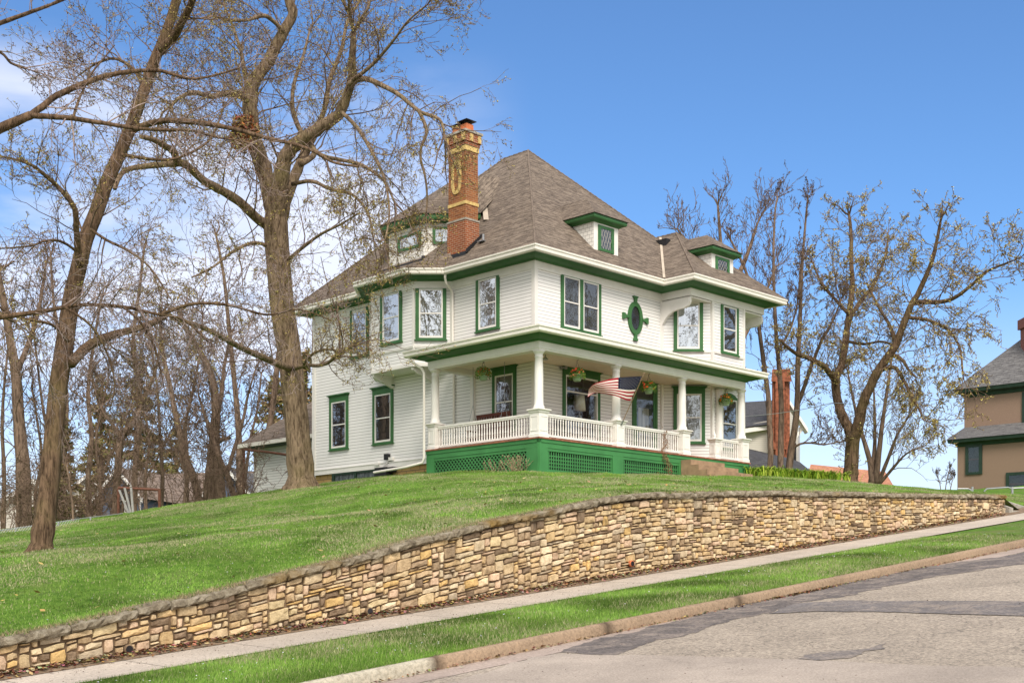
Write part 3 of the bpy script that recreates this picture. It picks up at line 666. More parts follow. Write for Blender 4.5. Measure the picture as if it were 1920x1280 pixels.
# ================================================================ THE HOUSE
TC, WC = 29.5, 28.45                    # main corner
house = thing('house', 'white clapboard two storey house with green trim and wraparound porch', 'house', TW(TC, WC, 4.1))
class Fr:
    def __init__(s, A, B):
        s.A = A; l = math.dist(A, B); s.l = l; s.d = ((B[0]-A[0])/l, (B[1]-A[1])/l); s.n = (-s.d[1], s.d[0])
    def hit(s, px):
        d = (px-960)/F; return (s.A[1]*(1+d)-s.A[0]*(1-d))/(s.d[0]*(1-d)-s.d[1]*(1+d))
    def tw(s, a, o=0): return (s.A[0]+s.d[0]*a+s.n[0]*o, s.A[1]+s.d[1]*a+s.n[1]*o)
    def p(s, a, o, z): t, w = s.tw(a, o); return TW(t, w, z)
    def z(s, px, y): t, w = s.tw(s.hit(px)); return zof(y, t, w)
def fbox(m, fr, s0, s1, o0, o1, z0, z1, col=None):
    m.hexa([fr.p(s0,o1,z0), fr.p(s1,o1,z0), fr.p(s1,o0,z0), fr.p(s0,o0,z0)], [fr.p(s0,o1,z1), fr.p(s1,o1,z1), fr.p(s1,o0,z1), fr.p(s0,o0,z1)], col)
def fquad(m, fr, s0, s1, o, z0, z1):
    m.face([fr.p(s0,o,z0), fr.p(s1,o,z0), fr.p(s1,o,z1), fr.p(s0,o,z1)], [(s0,z0),(s1,z0),(s1,z1),(s0,z1)])
def sweep(m, path, profile, ends=True):
    n = len(path); nor = []
    for k in range(n-1):
        l = math.dist(path[k], path[k+1]); nor.append((-(path[k+1][1]-path[k][1])/l, (path[k+1][0]-path[k][0])/l))
    rings = []
    for k, (t, w) in enumerate(path):
        a = nor[max(k-1, 0)]; b = nor[min(k, n-2)]; q = 1+a[0]*b[0]+a[1]*b[1]; mx, my = (a[0]+b[0])/q, (a[1]+b[1])/q
        rings.append([m.add(TW(t+mx*o, w+my*o, z)) for o, z in profile])
    L_ = len(profile)
    for a, b in zip(rings, rings[1:]):
        for j in range(L_): m.rawface([a[j], b[j], b[(j+1) % L_], a[(j+1) % L_]])
    if ends: m.rawface(rings[0]); m.rawface(rings[-1][::-1])
def off(path, o):
    n = len(path); nor = []; out = []
    for k in range(n-1):
        l = math.dist(path[k], path[k+1]); nor.append((-(path[k+1][1]-path[k][1])/l, (path[k+1][0]-path[k][0])/l))
    for k, (t, w) in enumerate(path):
        a = nor[max(k-1, 0)]; b = nor[min(k, n-2)]; q = 1+a[0]*b[0]+a[1]*b[1]; out.append((t+(a[0]+b[0])/q*o, w+(a[1]+b[1])/q*o))
    return out
WA = Fr((29.5, 28.45), (29.5, 40.6))            # left wall
WF = Fr((36.14, 28.45), (29.5, 28.45))          # street front
WG = Fr((37.48, 27.12), (36.14, 28.45))         # angled bay wall facing the viewer
WB = Fr((39.44, 27.12), (37.48, 27.12))         # bay front
WH = Fr((40.78, 28.45), (39.44, 27.12))
BA = Fr((29.5, 32.45), (28.54, 33.41)); BB = Fr((28.54, 33.41), (28.54, 35.73)); BC = Fr((28.54, 35.73), (29.5, 36.7))
Z0W, Z1W = 4.52, 10.95
# big parlour window opening (real hole with a room behind)
bs0, bs1 = sorted((WF.hit(1056.5), WF.hit(1121.5))); bzt = WF.z(1056.5, 690); bzb = 5.05
wl = MB()
for fr in (WA, WG, WB, WH): fquad(wl, fr, 0, fr.l, 0, Z0W, Z1W)
for a in ((0, bs0, Z0W, Z1W), (bs1, WF.l, Z0W, Z1W), (bs0, bs1, Z0W, bzb), (bs0, bs1, bzt, Z1W)): fquad(wl, WF, a[0], a[1], 0, a[2], a[3])
wl.face([TW(40.78,28.45,Z0W), TW(40.78,40.6,Z0W), TW(40.78,40.6,Z1W), TW(40.78,28.45,Z1W)]); wl.face([TW(40.78,40.6,Z0W), TW(29.5,40.6,Z0W), TW(29.5,40.6,Z1W), TW(40.78,40.6,Z1W)])
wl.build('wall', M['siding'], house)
bw = MB()
for fr in (BA, BB, BC): fquad(bw, fr, 0, fr.l, 0, 7.92, Z1W)
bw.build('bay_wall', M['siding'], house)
b2 = MB(); out = [(29.5, 32.40), (28.50, 33.39), (28.50, 35.75), (29.5, 36.75)]
b2.prism([TW(t, w, 7.80) for t, w in out], Vector((0, 0, 0.12)))
for w in (33.45, 35.62):
    b2.prism([TW(28.56, w, 7.80), TW(28.56, w, 7.70), TW(28.75, w, 7.60), TW(29.1, w, 7.52), TW(29.5, w, 7.35), TW(29.5, w, 7.80)], twd(0, 0.11))
b2.build('bay_base', M['trim'], house)
# interior box behind the parlour window
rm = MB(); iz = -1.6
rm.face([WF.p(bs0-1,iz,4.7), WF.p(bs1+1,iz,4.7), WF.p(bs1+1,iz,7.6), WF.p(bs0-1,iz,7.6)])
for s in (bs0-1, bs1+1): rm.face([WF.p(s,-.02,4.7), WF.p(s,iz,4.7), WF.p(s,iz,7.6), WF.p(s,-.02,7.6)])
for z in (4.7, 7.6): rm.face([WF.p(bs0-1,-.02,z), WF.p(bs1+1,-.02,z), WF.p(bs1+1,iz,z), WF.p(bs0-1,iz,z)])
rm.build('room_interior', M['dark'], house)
# corner boards
def cboard(t, w, z0, z1, r=0.065):
    cb = MB(); cb.box(t-r, t+r, w-r, w+r, z0, z1); cb.build('corner_board', M['trim'], house)
cboard(TC+0.045, WC+0.045, 4.66, 10.55, 0.075); cboard(29.54, 40.55, 4.6, 10.6, 0.09)
for (t, w) in ((36.14, 28.44), (37.47, 27.15), (39.42, 27.15)): cboard(t, w, 4.7, 10.5, 0.06)
for (t, w) in ((28.57, 33.42), (28.57, 35.71), (29.49, 32.46)): cboard(t, w, 7.93, 10.5, 0.05)
cboard(29.47, 31.35, 4.66, 7.5, 0.08)
# foundation, skirt board, basement windows
fd = MB(); fdf = Fr((29.56, 31.0), (29.56, 40.55)); fquad(fd, fdf, 0, fdf.l, 0, 3.2, 4.53)
fd.face([TW(29.56,40.55,3.2), TW(41,40.55,3.2), TW(41,40.55,4.53), TW(29.56,40.55,4.53)]); fd.build('foundation', M['found'], house)
sk = MB(); fbox(sk, WA, 3.0, WA.l, 0.0, 0.035, 4.50, 4.68); fbox(sk, WA, 3.0, WA.l, 0.0, 0.055, 4.68, 4.705); sk.build('skirt_board', M['trim'], house)
def basement(px0, px1):
    s0, s1 = sorted((WA.hit(px0), WA.hit(px1))); z0, z1 = 4.0, 4.495
    m = MB()
    for a in ((s0, s0+.14), (s1-.14, s1), ((s0+s1)/2-.06, (s0+s1)/2+.06)): fbox(m, WA, a[0], a[1], -.05, 0.03, z0, z1)
    fbox(m, WA, s0+.14, (s0+s1)/2-.06, -.05, 0.025, z1-.07, z1); fbox(m, WA, (s0+s1)/2+.06, s1-.14, -.05, 0.025, z1-.07, z1)
    w = m.build('basement_window', M['dkgreen'], house); g = MB(); fquad(g, WA, s0+.1, s1-.1, -0.03, z0, z1-.03); g.build('pane', M['blockglass'], w)
bgm, nt_, b_ = mat('glass_block', 0.25, 0.5); r_ = ramp(nt_, [(0.35, (0.03, 0.04, 0.04)), (0.62, (0.16, 0.18, 0.19))]); L(nt_, noise(nt_, 9, 4, 0.7, stretch=(1, 1, .4)), r_.inputs[0]); L(nt_, r_.outputs[0], b_.inputs['Base Color']); M['blockglass'] = bgm
basement(623, 712)
m = MB(); s0, s1 = sorted((WA.hit(714), WA.hit(735))); fbox(m, WA, s0, s1, 0.0, 0.30, 4.05, 4.50); fbox(m, WA, s0-.25, s1-.2, 0.0, .16, 4.32, 4.5); m.build('utility_box', M['black'], house)
m = MB(); s0, s1 = sorted((WA.hit(725), WA.hit(732))); fbox(m, WA, s0, s1, 0.0, 0.14, WA.z(728, 862), WA.z(728, 851)); mt = m.build('electric_meter', M['black'], house)
m = MB(); s0, s1 = sorted((WA.hit(706), WA.hit(713))); fbox(m, WA, s0, s1, 0.0, 0.10, WA.z(709, 872), WA.z(709, 867)); s0, s1 = sorted((WA.hit(731), WA.hit(739))); fbox(m, WA, s0, s1, 0, .10, WA.z(735, 863), WA.z(735, 857))
m.tube([WA.p(WA.hit(731), .08, WA.z(731, 862)), WA.p(WA.hit(728), .1, WA.z(728, 870)), WA.p(WA.hit(722), .1, WA.z(722, 876)), WA.p(WA.hit(716), .1, WA.z(716, 880))], 0.018, 6); m.build('conduit', M['trim'], house)
# eaves
EP = [(40.7, 31.5), (40.7, 27.12), (36.14, 27.12), (36.14, 28.45), (29.5, 28.45), (29.5, 32.45), (28.54, 33.41), (28.54, 35.73), (29.5, 36.7), (29.5, 40.6), (36, 40.6)]
m = MB(); sweep(m, EP, [(0.0,10.50),(0.035,10.50),(0.035,10.80),(0.0,10.80)]); m.build('frieze_board', M['trim'], house)
m = MB(); sweep(m, EP, [(0.037,10.76),(0.10,10.76),(0.13,10.80),(0.20,10.805),(0.32,10.83),(0.42,10.88),(0.52,10.885),(0.52,10.98),(0.037,10.98)]); m.build('cornice', M['green'], house)
m = MB(); sweep(m, EP, [(0.523,10.875),(0.60,10.86),(0.645,10.90),(0.65,11.0),(0.675,11.02),(0.675,11.07),(0.523,11.07)]); m.build('gutter', M['gutter'], house)
m = MB(); m.prism([TW(36.16,27.14,10.44), TW(40.68,27.14,10.44), TW(40.68,28.6,10.44), TW(36.16,28.6,10.44)], Vector((0,0,0.05))); m.build('soffit', M['trim'], house)
for t in (36.09, 40.62):
    m = MB(); m.prism([TW(t, w, z) for w, z in ((27.14,10.44),(27.13,10.27),(27.2,10.15),(27.36,10.09),(27.62,10.08),(27.88,10.04),(28.1,9.93),(28.26,9.78),(28.40,9.58),(28.42,10.44))], twd(0.11, 0)); m.build('bracket', M['trim'], house)
# roofs
def roofpoly(m, pts, e=None):
    a, b = Vector(pts[0]), Vector(pts[1]); h = (b-a).normalized(); nrm = (b-a).cross(Vector(pts[2])-a).normalized(); v = nrm.cross(h)
    m.face(pts, [((Vector(p)-a).dot(h)+40, (Vector(p)-a).dot(v)+40) for p in pts])
AX = TW(34.78, 33.9, 17.0); AX2 = TW(34.78, 35.2, 17.0); ZE = 11.06
def R_(t, w, z=ZE): return TW(t, w, z)
m = MB(); TL, TR, WN, WBk = 28.86, 40.95, 27.81, 41.25
roofpoly(m, [R_(TL,WN), R_(TR,WN), AX]); roofpoly(m, [R_(TL,WBk), R_(TL,WN), AX, AX2]); roofpoly(m, [R_(TR,WN), R_(TR,WBk), AX2, AX]); roofpoly(m, [R_(TR,WBk), R_(TL,WBk), AX2])
# wing hip
WP = TW(38.85, 29.85, 13.81); WP2 = TW(38.85, 33.5, 13.81); WLt, WRt, WFt = 35.5, 41.36, 26.46
roofpoly(m, [R_(WLt,WFt), R_(WRt,WFt), WP]); roofpoly(m, [R_(WLt,34), R_(WLt,WFt), WP, WP2]); roofpoly(m, [R_(WRt,WFt), R_(WRt,31.8), WP2, WP])
# small roof over the left bay
s1_ = (17.0-ZE)/(34.78-TL)
bo = off([(29.5,30),(29.5,32.45),(28.54,33.41),(28.54,35.73),(29.5,36.7),(29.5,38)], 0.64)[1:5]
inner = [(29.6, bo[0][1]), (29.6, bo[1][1]+.1), (29.6, bo[2][1]-.1), (29.6, bo[3][1])]
zi = ZE+(29.6-TL)*s1_+0.03
for k in range(3):
    if k == 1: roofpoly(m, [TW(*bo[k+1],ZE+.01), TW(*bo[k],ZE+.01), TW(*inner[k],zi), TW(*inner[k+1],zi)])
    else: roofpoly(m, [TW(*bo[k+1],ZE+.01), TW(*bo[k],ZE+.01), TW(*inner[k],zi), TW(*inner[k+1],zi)])
m.build('roof', M['roof'], house)
M['ridge'] = simple('ridge_shingles', (0.18, 0.14, 0.11), 0.95, 0.35, 9, bmp=0.4)
def cap_line(a, b, r=0.035):
    m = MB(); n = max(2, int((b-a).length/0.22)); d = (b-a)/n
    for k in range(n): m.tube([a+d*k+Vector((0,0,.0)), a+d*(k+1)+Vector((0,0,0.012))], [r*0.9, r*1.1], 5)
    m.build('ridge_cap', M['ridge'], house)
for a, b in ((R_(TL,WN), AX), (R_(TR,WN), AX), (R_(TL,WBk), AX2), (AX, AX2), (R_(WLt,WFt), WP), (R_(WRt,WFt), WP), (WP, WP2)): cap_line(a, b)
m = MB()
def strip(a, b, wd, up=0.03):
    h = Vector((wd, 0, 0)); u = Vector((0,0,up)); m.prism([a-h+u, a+h+u, b+h+u, b-h+u], Vector((0,0,0.015)))
sv = (17.0-ZE)/(33.9-WN)
vz = 13.70; strip(TW(35.52, 27.83, 11.1), TW(WLt+(vz-ZE)/((13.81-ZE)/(38.85-WLt)), WN+(vz-ZE)/sv, vz), 0.045, 0.04)
m.build('valley_flashing', M['flash'], house)
# dormers on the front slopes
def dormer(t0, t1, w0, zb_, zt, peak, wback, slope_back, nm):
    d = MB(); fr = Fr((t1, w0), (t0, w0)); fl = Fr((t0, w0), (t0, w0+1.6)); fr2 = Fr((t1, w0+1.6), (t1, w0))
    wb = wback
    fquad(d, fr, 0, fr.l, 0, zb_-0.3, zt); fquad(d, fl, 0, fl.l, 0, zb_-0.3, zt); fquad(d, fr2, 0, fr2.l, 0, zb_-0.3, zt)
    dd = d.build('dormer', M['wshingle'], house)
    f = MB(); fquad(f, Fr((t1+.01, w0-.012), (t0-.01, w0-.012)), 0, t1-t0+.02, 0, zb_-0.1, zt); f.build('dormer_face', M['trim'], dd)
    e = 0.24
    c = MB(); pth = [(t1, w0+1.4), (t1, w0), (t0, w0), (t0, w0+1.4)]
    sweep(c, pth, [(0.0, zt-0.02), (0.05, zt-0.02), (0.12, zt+0.03), (e-.02, zt+0.06), (e, zt+0.10), (e, zt+0.19), (0.0, zt+0.19)]); c.build('dormer_cornice', M['green'], dd)
    r = MB(); q = zt+0.195; e2 = e+0.05; pk = TW(*peak); pb = TW(peak[0], wback, peak[2])
    A_, B_, C_, D_ = TW(t0-e2,w0-e2,q), TW(t1+e2,w0-e2,q), TW(t1+e2,w0+slope_back,q), TW(t0-e2,w0+slope_back,q)
    roofpoly(r, [A_, B_, pk]); roofpoly(r, [D_, A_, pk, pb]); roofpoly(r, [B_, C_, pb, pk]); r.build('dormer_roof', M['roof'], dd)
    # window
    a0, a1 = fr.l*0.19, fr.l*0.83; z0, z1 = zb_+0.02, zt-0.08
    g = MB(); 
    for s in ((a0,a0+.13),(a1-.13,a1)): fbox(g, fr, s[0], s[1], 0.0, 0.05, z0, z1)
    fbox(g, fr, a0+.13, a1-.13, 0, .047, z1-.10, z1); fbox(g, fr, a0+.13, a1-.13, 0, .047, z0, z0+.09); gg = g.build('dormer_window', M['green'], dd)
    h = MB(); fquad(h, fr, a0+.13, a1-.13, .016, z0+.09, z1-.1); h.build('dark_interior', M['dark'], gg)
    h = MB()
    for k in range(-2, 6):
        u = k/4
        for sg in (1, -1):
            x0 = a0+.13+(a1-a0-.26)*max(0, min(1, u)); 
            pa = Vector((u, 0)) ; pb_ = Vector((u+0.5*sg, 1))
            # clip to 0..1
            uu0, vv0, uu1, vv1 = u, 0.0, u+0.5*sg, 1.0
            if uu0 < 0 and uu1 <= 0 or uu0 > 1 and uu1 >= 1: continue
            def cut(uu, vv, o_u, o_v):
                if uu < 0: f_ = (0-uu)/(o_u-uu); return 0.0, vv+(o_v-vv)*f_
                if uu > 1: f_ = (1-uu)/(o_u-uu); return 1.0, vv+(o_v-vv)*f_
                return uu, vv
            c0 = cut(uu0, vv0, uu1, vv1); c1 = cut(uu1, vv1, uu0, vv0)
            P0_ = fr.p(a0+.13+(a1-a0-.26)*c0[0], .024, z0+.09+(z1-z0-.19)*c0[1]); P1_ = fr.p(a0+.13+(a1-a0-.26)*c1[0], .024, z0+.09+(z1-z0-.19)*c1[1])
            h.tube([P0_, P1_], 0.009, 4)
    h.build('lattice_muntin', M['flash'], gg)
    h = MB(); fquad(h, fr, a0+.13, a1-.13, .034, z0+.09, z1-.1); h.build('pane', M['glass3'], gg)
dormer(32.43, 33.71, 28.47, 11.68, 12.66, (33.07, 29.34, 13.76), 30.62, 1.55, 'front')
dormer(37.87, 39.23, 27.48, 11.72, 12.42, (38.55, 28.17, 13.34), 29.35, 1.2, 'wing')
# polygonal dormer above the left bay
DPt = [(31.3, 32.9), (29.85, 34.36), (29.85, 36.35), (30.9, 37.4)]
dz1 = 13.28
d = MB()
for a, b in zip(DPt, DPt[1:]): fr = Fr(a, b); fquad(d, fr, 0, fr.l, 0, 11.6, dz1)
dd = d.build('attic_dormer', M['wshingle'], house)
c = MB(); sweep(c, DPt, [(0.0,dz1-.02),(0.05,dz1-.02),(0.14,dz1+.04),(0.28,dz1+.06),(0.30,dz1+.12),(0.30,dz1+.24),(0.0,dz1+.24)]); c.build('dormer_cornice', M['green'], dd)
eo = off(DPt, 0.36); r = MB(); pk = TW(32.25, 34.95, 15.72); q = dz1+.245
for a, b in zip(eo, eo[1:]): roofpoly(r, [TW(*b, q), TW(*a, q), pk])
roofpoly(r, [TW(*eo[0], q), TW(33.9, 33.9, 15.72), pk]); roofpoly(r, [pk, TW(33.9, 36.2, 15.72), TW(*eo[-1], q)]); roofpoly(r, [pk, TW(33.9, 33.9, 15.72), TW(33.9, 36.2, 15.72)])
r.build('dormer_roof', M['roof'], dd)
m = MB(); strip(TW(30.9,32.2,13.1), TW(32.66,34.2,14.87), .09, .06); m.build('dormer_flashing', M['flash'], dd)
def simplewin(fr, px0, px1, y0, y1, parent, nm='dormer_window'):
    s0, s1 = sorted((fr.hit(px0), fr.hit(px1))); zt, zb_ = fr.z(px0, y0), fr.z(px0, y1); g = MB()
    fbox(g, fr, s0, s0+.11, 0, .05, zb_, zt); fbox(g, fr, s1-.11, s1, 0, .05, zb_, zt); fbox(g, fr, s0+.11, s1-.11, 0, .047, zt-.09, zt); fbox(g, fr, s0+.11, s1-.11, 0, .047, zb_, zb_+.09)
    gg = g.build(nm, M['green'], parent); h = MB(); fquad(h, fr, s0+.11, s1-.11, .012, zb_+.09, zt-.09); h.build('curtain', M['curtain'], gg)
    h = MB(); fquad(h, fr, s0+.11, s1-.11, .03, zb_+.09, zt-.09); h.build('pane', M['glass'], gg)
simplewin(Fr(DPt[1], DPt[2]), 747, 790, 446, 474, dd); simplewin(Fr(DPt[0], DPt[1]), 811, 850, 426, 458, dd)
m = MB(); m.box(29.66, 29.85, 34.25, 36.5, 11.72, 11.93); fr = Fr(DPt[0], DPt[1]); fbox(m, fr, 0.3, fr.l+.08, 0.0, .16, 11.9, 12.05); m.build('dormer_flashing', M['black'], dd)
# chimney
def bbox_uv(m, t0, t1, w0, w1, z0, z1):
    for A, B in (((t1,w0),(t0,w0)), ((t0,w0),(t0,w1)), ((t0,w1),(t1,w1)), ((t1,w1),(t1,w0))): fquad(m, Fr(A, B), 0, math.dist(A, B), 0, z0, z1)
    m.face([TW(t0,w0,z1), TW(t1,w0,z1), TW(t1,w1,z1), TW(t0,w1,z1)], [(0,0)]*4)
ct0, ct1, cw0, cw1 = 29.34, 29.93, 31.60, 32.47
m = MB(); bbox_uv(m, ct0-.03, ct1+.03, cw0-.03, cw1+.03, 10.9, 12.72); m_ = MB(); bbox_uv(m_, ct0, ct1, cw0, cw1, 12.78, 15.30); mc = MB(); bbox_uv(mc, ct0-.05, ct1+.05, cw0-.05, cw1+.05, 15.30, 15.42); bbox_uv(mc, ct0-.085, ct1+.085, cw0-.085, cw1+.085, 15.42, 15.72)
ch = m.build('chimney', M['brick'], house); m_.build('chimney_shaft', M['brickmix'], ch); mc.build('chimney_corbel', M['brick'], ch)
m = MB(); m.box(ct0-.05, ct1+.05, cw0-.05, cw1+.05, 12.72, 12.78); m.build('chimney_ledge', M['concrete'], ch); m = MB(); m.box(ct0-.13, ct1+.13, cw0-.13, cw1+.13, 15.72, 15.80); m.build('chimney_cap', M['concrete'], ch)
m = MB(); m.box(ct0-.02, ct1+.02, cw0-.02, cw1+.02, 13.27, 13.38); m.box(ct0-.03, ct1+.03, cw0-.03, cw1+.03, 15.12, 15.29)
fl = Fr((ct0, cw0), (ct0, cw1)); 
N_ = 28; zc, ac = 14.28, 0.45; hz_, wz_ = 0.60, 0.25
ring_o = [(ac+wz_*math.copysign(abs(math.cos(a))**0.7, math.cos(a)), zc+hz_*math.copysign(abs(math.sin(a))**0.7, math.sin(a))) for a in [2*math.pi*k/N_ for k in range(N_)]]
ring_i = [(ac+(x-ac)*0.52, zc+(z-zc)*0.78) for x, z in ring_o]
for k in range(N_):
    j = (k+1) % N_; m.prism([fl.p(*(ring_o[k][0], .004, ring_o[k][1])), fl.p(ring_o[j][0], .004, ring_o[j][1]), fl.p(ring_i[j][0], .004, ring_i[j][1]), fl.p(ring_i[k][0], .004, ring_i[k][1])], twd(-.03, 0))
for fr_, ln in ((Fr((ct0-.085, cw0-.085), (ct0-.085, cw1+.085)), cw1-cw0+.17), (Fr((ct1+.085, cw0-.085), (ct0-.085, cw0-.085)), ct1-ct0+.17)):
    n = 5 if ln > .9 else 4
    for k in range(n):
        if k % 2 == 0: fbox(m, fr_, ln*(k+.12)/n, ln*(k+.88)/n, 0.0, .02, 15.44, 15.69)
m.build('yellow_stone_trim', M['yellow'], ch)
for w in (31.85, 32.25):
    m = MB(); m.sqlathe((ct0+ct1)/2, w, 15.80, [(.17,0),(.16,.30),(.13,.30)]); pt = m.build('flue_pot', M['clay'], ch)
    m = MB(); m.sqlathe((ct0+ct1)/2, w, 16.14 if w > 32 else 16.20, [(.12,-.04),(.12,0),(.25,.0),(.22,.03),(.07,.11)]); m.build('flue_cap', M['black'], pt)
m = MB(); m.box(ct0-.06, ct1+.06, cw0-.06, cw1+.06, 11.0, 11.62); m.prism([TW(ct0-.05,cw0-.07,11.55), TW(ct0-.05,cw0-.07,11.68), TW(ct1+.1,cw0-.07,12.34), TW(ct1+.1,cw0-.07,12.18)], twd(0, -.05)); m.build('flashing', M['black'], ch)
m = MB(); t_, w_ = 29.75, 31.15; m.tube([TW(t_,w_,11.8), TW(t_,w_,12.2)], .045, 8); m.box(t_-.15, t_+.15, w_-.15, w_+.15, 11.93, 11.96); m.build('vent_pipe', M['metal'], house)
vt_ = TW(36.6, 29.6, 0); t_, w_ = 38.2, 30.0; z_ = ZE+(t_-WLt)*(13.81-ZE)/(38.85-WLt); m = MB(); m.box(t_-.14, t_+.12, w_-.28, w_+.28, z_-.12, z_+.16); m.build('roof_vent', M['black'], house)

# windows
def window(fr, px0, px1, ytop, ybot, style='upper', back='curtain', glass='glass', mull=False, side=None, pxref=None, transom=None, zb_=None, rec=0.0, z_t=None):
    s0, s1 = sorted((fr.hit(px0), fr.hit(px1))); pr = px0 if pxref is None else pxref
    zt = fr.z(pr, ytop) if z_t is None else z_t; zb = fr.z(pr, ybot) if zb_ is None else zb_
    cw = side or 0.125; m = MB(); top = 0.015 if style == 'upper' else 0.20; bot = 0.075; pj = 0.055
    fbox(m, fr, s0, s0+cw, 0, pj, zb, zt); fbox(m, fr, s1-cw, s1, 0, pj, zb, zt)
    fbox(m, fr, s0+cw, s1-cw, 0, pj-.003, zt-top, zt)
    fbox(m, fr, s0-.035, s1+.035, 0, pj+.035, zb-.03, zb+.012); fbox(m, fr, s0+cw, s1-cw, 0, pj-.01, zb+.012, zb+bot)
    if style == 'lower':
        fbox(m, fr, s0-.03, s1+.03, 0, pj+.02, zt, zt+.035); fbox(m, fr, s0-.075, s1+.075, 0, pj+.07, zt+.035, zt+.075)
    openings = [(s0+cw, s1-cw)]
    if mull: c = (s0+s1)/2; fbox(m, fr, c-.085, c+.085, 0, pj, zb+bot, zt-top); openings = [(s0+cw, c-.085), (c+.085, s1-cw)]
    W_ = m.build('window', M['green'], house)
    sh = MB(); gl = MB(); cu = MB(); z0, z1 = zb+bot, zt-top
    for a, b in openings:
        e = 0.05; fbox(sh, fr, a, a+e, .002-rec, .045, z0, z1); fbox(sh, fr, b-e, b, .002-rec, .045, z0, z1); fbox(sh, fr, a+e, b-e, .002-rec, .044, z1-e, z1); fbox(sh, fr, a+e, b-e, .002-rec, .044, z0, z0+e+.02)
        zm = z0+(z1-z0)*(0.50 if transom is None else transom); fbox(sh, fr, a+e, b-e, .002-rec, .042, zm-.02, zm+.02)
        fquad(gl, fr, a+e, b-e, .026, zm+.02, z1-e); fquad(gl, fr, a+e, b-e, .018, z0+e+.02, zm-.02)
        if back == 'curtain': fquad(cu, fr, a+e, b-e, .008, z0+e, z1-e)
        elif back == 'screen': fquad(cu, fr, a+e, b-e, .008, z0+e, z1-e)
        elif back == 'dark': fquad(cu, fr, a+e, b-e, .008, z0+e, z1-e)
    sh.build('sash', M['trim'], W_); gl.build('pane', M[glass], W_)
    if back: cu.build('curtain' if back != 'dark' else 'dark_interior', M[back], W_)
    return W_
window(WA, 893.8, 937, 526.7, 624, 'upper', 'curtain')
window(WA, 658, 692, 583, 673, 'upper', 'curtain')
window(BB, 714.5, 754.4, 555, 648.5, 'upper', 'curtain')
window(BA, 779, 837, 541, 637.5, 'upper', 'curtain')
window(WA, 619, 653.5, 746, 845, 'lower', 'dark', 'glass2')
window(WA, 700, 738, 732, 834.5, 'lower', 'dark', 'glass2')
window(WA, 924.5, 968.5, 695, 812, 'lower', 'dark', 'glass2')
window(WF, 1051, 1125.5, 514.5, 614.5, 'upper', 'screen', 'glass3', mull=True)
window(WF, 1054.4, 1123.6, 690, 812, 'lower', None, 'glass3', transom=0.74, zb_=bzb, rec=0.03)
window(WG, 1262.6, 1321.7, 728, 831, 'lower', 'curtain', 'glass2')
window(WG, 1263, 1318, 566.4, 658, 'upper', 'curtain')
window(WB, 1351, 1383.3, 570.5, 661, 'upper', 'screen', 'glass2')
window(WB, 1350.5, 1383, 745, 842, 'upper', 'screen', 'glass2', side=0.09)
# arched green head over the bay's ground floor window
m = MB(); s0, s1 = sorted((WB.hit(1350.5), WB.hit(1383))); zt = WB.z(1350.5, 745); 
m.prism([WB.p(s0+(s1-s0)*k/10, 0, zt+.017+(0.20*math.sin(math.pi*k/10) if 0 < k < 10 else 0.0)) for k in range(11)], WB.p(0,.05,0)-WB.p(0,0,0)); m.build('arched_head', M['green'], house)
# front door
m = MB(); s0, s1 = sorted((WF.hit(1185), WF.hit(1231))); zt = WF.z(1185, 712); zd = 4.66
fbox(m, WF, s0, s0+.13, 0, .055, zd, zt); fbox(m, WF, s1-.13, s1, 0, .055, zd, zt); fbox(m, WF, s0+.13, s1-.13, 0, .052, zt-.18, zt); fbox(m, WF, s0-.03, s1+.03, 0, .075, zt, zt+.035); fbox(m, WF, s0-.075, s1+.075, 0, .125, zt+.035, zt+.075)
dr = m.build('door_frame', M['green'], house)
m = MB(); a, b = s0+.13, s1-.13; fbox(m, WF, a, a+.09, .002, .04, zd, zt-.18); fbox(m, WF, b-.09, b, .002, .04, zd, zt-.18); fbox(m, WF, a+.09, b-.09, .002, .04, zt-.27, zt-.18); fbox(m, WF, a+.09, b-.09, .002, .038, zd, zd+.35); fbox(m, WF, a+.09, b-.09, .002, .038, zd+.95, zd+1.02)
m.build('screen_door', M['green'], dr)
m = MB(); fquad(m, WF, a+.09, b-.09, .012, zd+.35, zt-.27); m.build('door_leaf', M['door'], dr)
m = MB(); fquad(m, WF, a+.09+.25, b-.09-.12, .015, zd+1.1, zd+1.85); m.build('door_curtain', M['curtain'], dr)
m = MB(); fquad(m, WF, a+.09, b-.09, .028, zd+.35, zt-.27); m.build('pane', M['glass3'], dr)
m = MB(); m.lathe(WF.p(a+.05, .07, zd+.98), [(.0,-.03),(.03,-.02),(.035,0),(.03,.02),(0,.03)], 10); m.build('door_knob', M['metal'], dr)
# oval window with keystones
sc = WF.hit(1190); zc = WF.z(1190, 597); hw = abs(WF.hit(1203)-WF.hit(1176))/2; hh_ = WF.z(1190, 566)-zc
def el(k, n, f, g): a = 2*math.pi*k/n; return sc+hw*f*math.cos(a), zc+hh_*g*math.sin(a)
m = MB(); n = 40
for k in range(n):
    A_, B_, C_, D_ = el(k,n,1,1), el(k+1,n,1,1), el(k+1,n,.62,.72), el(k,n,.62,.72)
    m.prism([WF.p(A_[0],0,A_[1]), WF.p(B_[0],0,B_[1]), WF.p(C_[0],0,C_[1]), WF.p(D_[0],0,D_[1])], WF.p(0,.06,0)-WF.p(0,0,0))
dv = WF.p(0,.075,0)-WF.p(0,0,0)
def key(pts): m.prism([WF.p(sc+x, 0.002, zc+z) for x, z in pts], dv)
hs = hh_
key([(-.05,hs*.9),(.05,hs*.9),(.07,hs*1.2),(.13,hs*1.27),(.13,hs*1.34),(-.13,hs*1.34),(-.13,hs*1.27),(-.07,hs*1.2)])
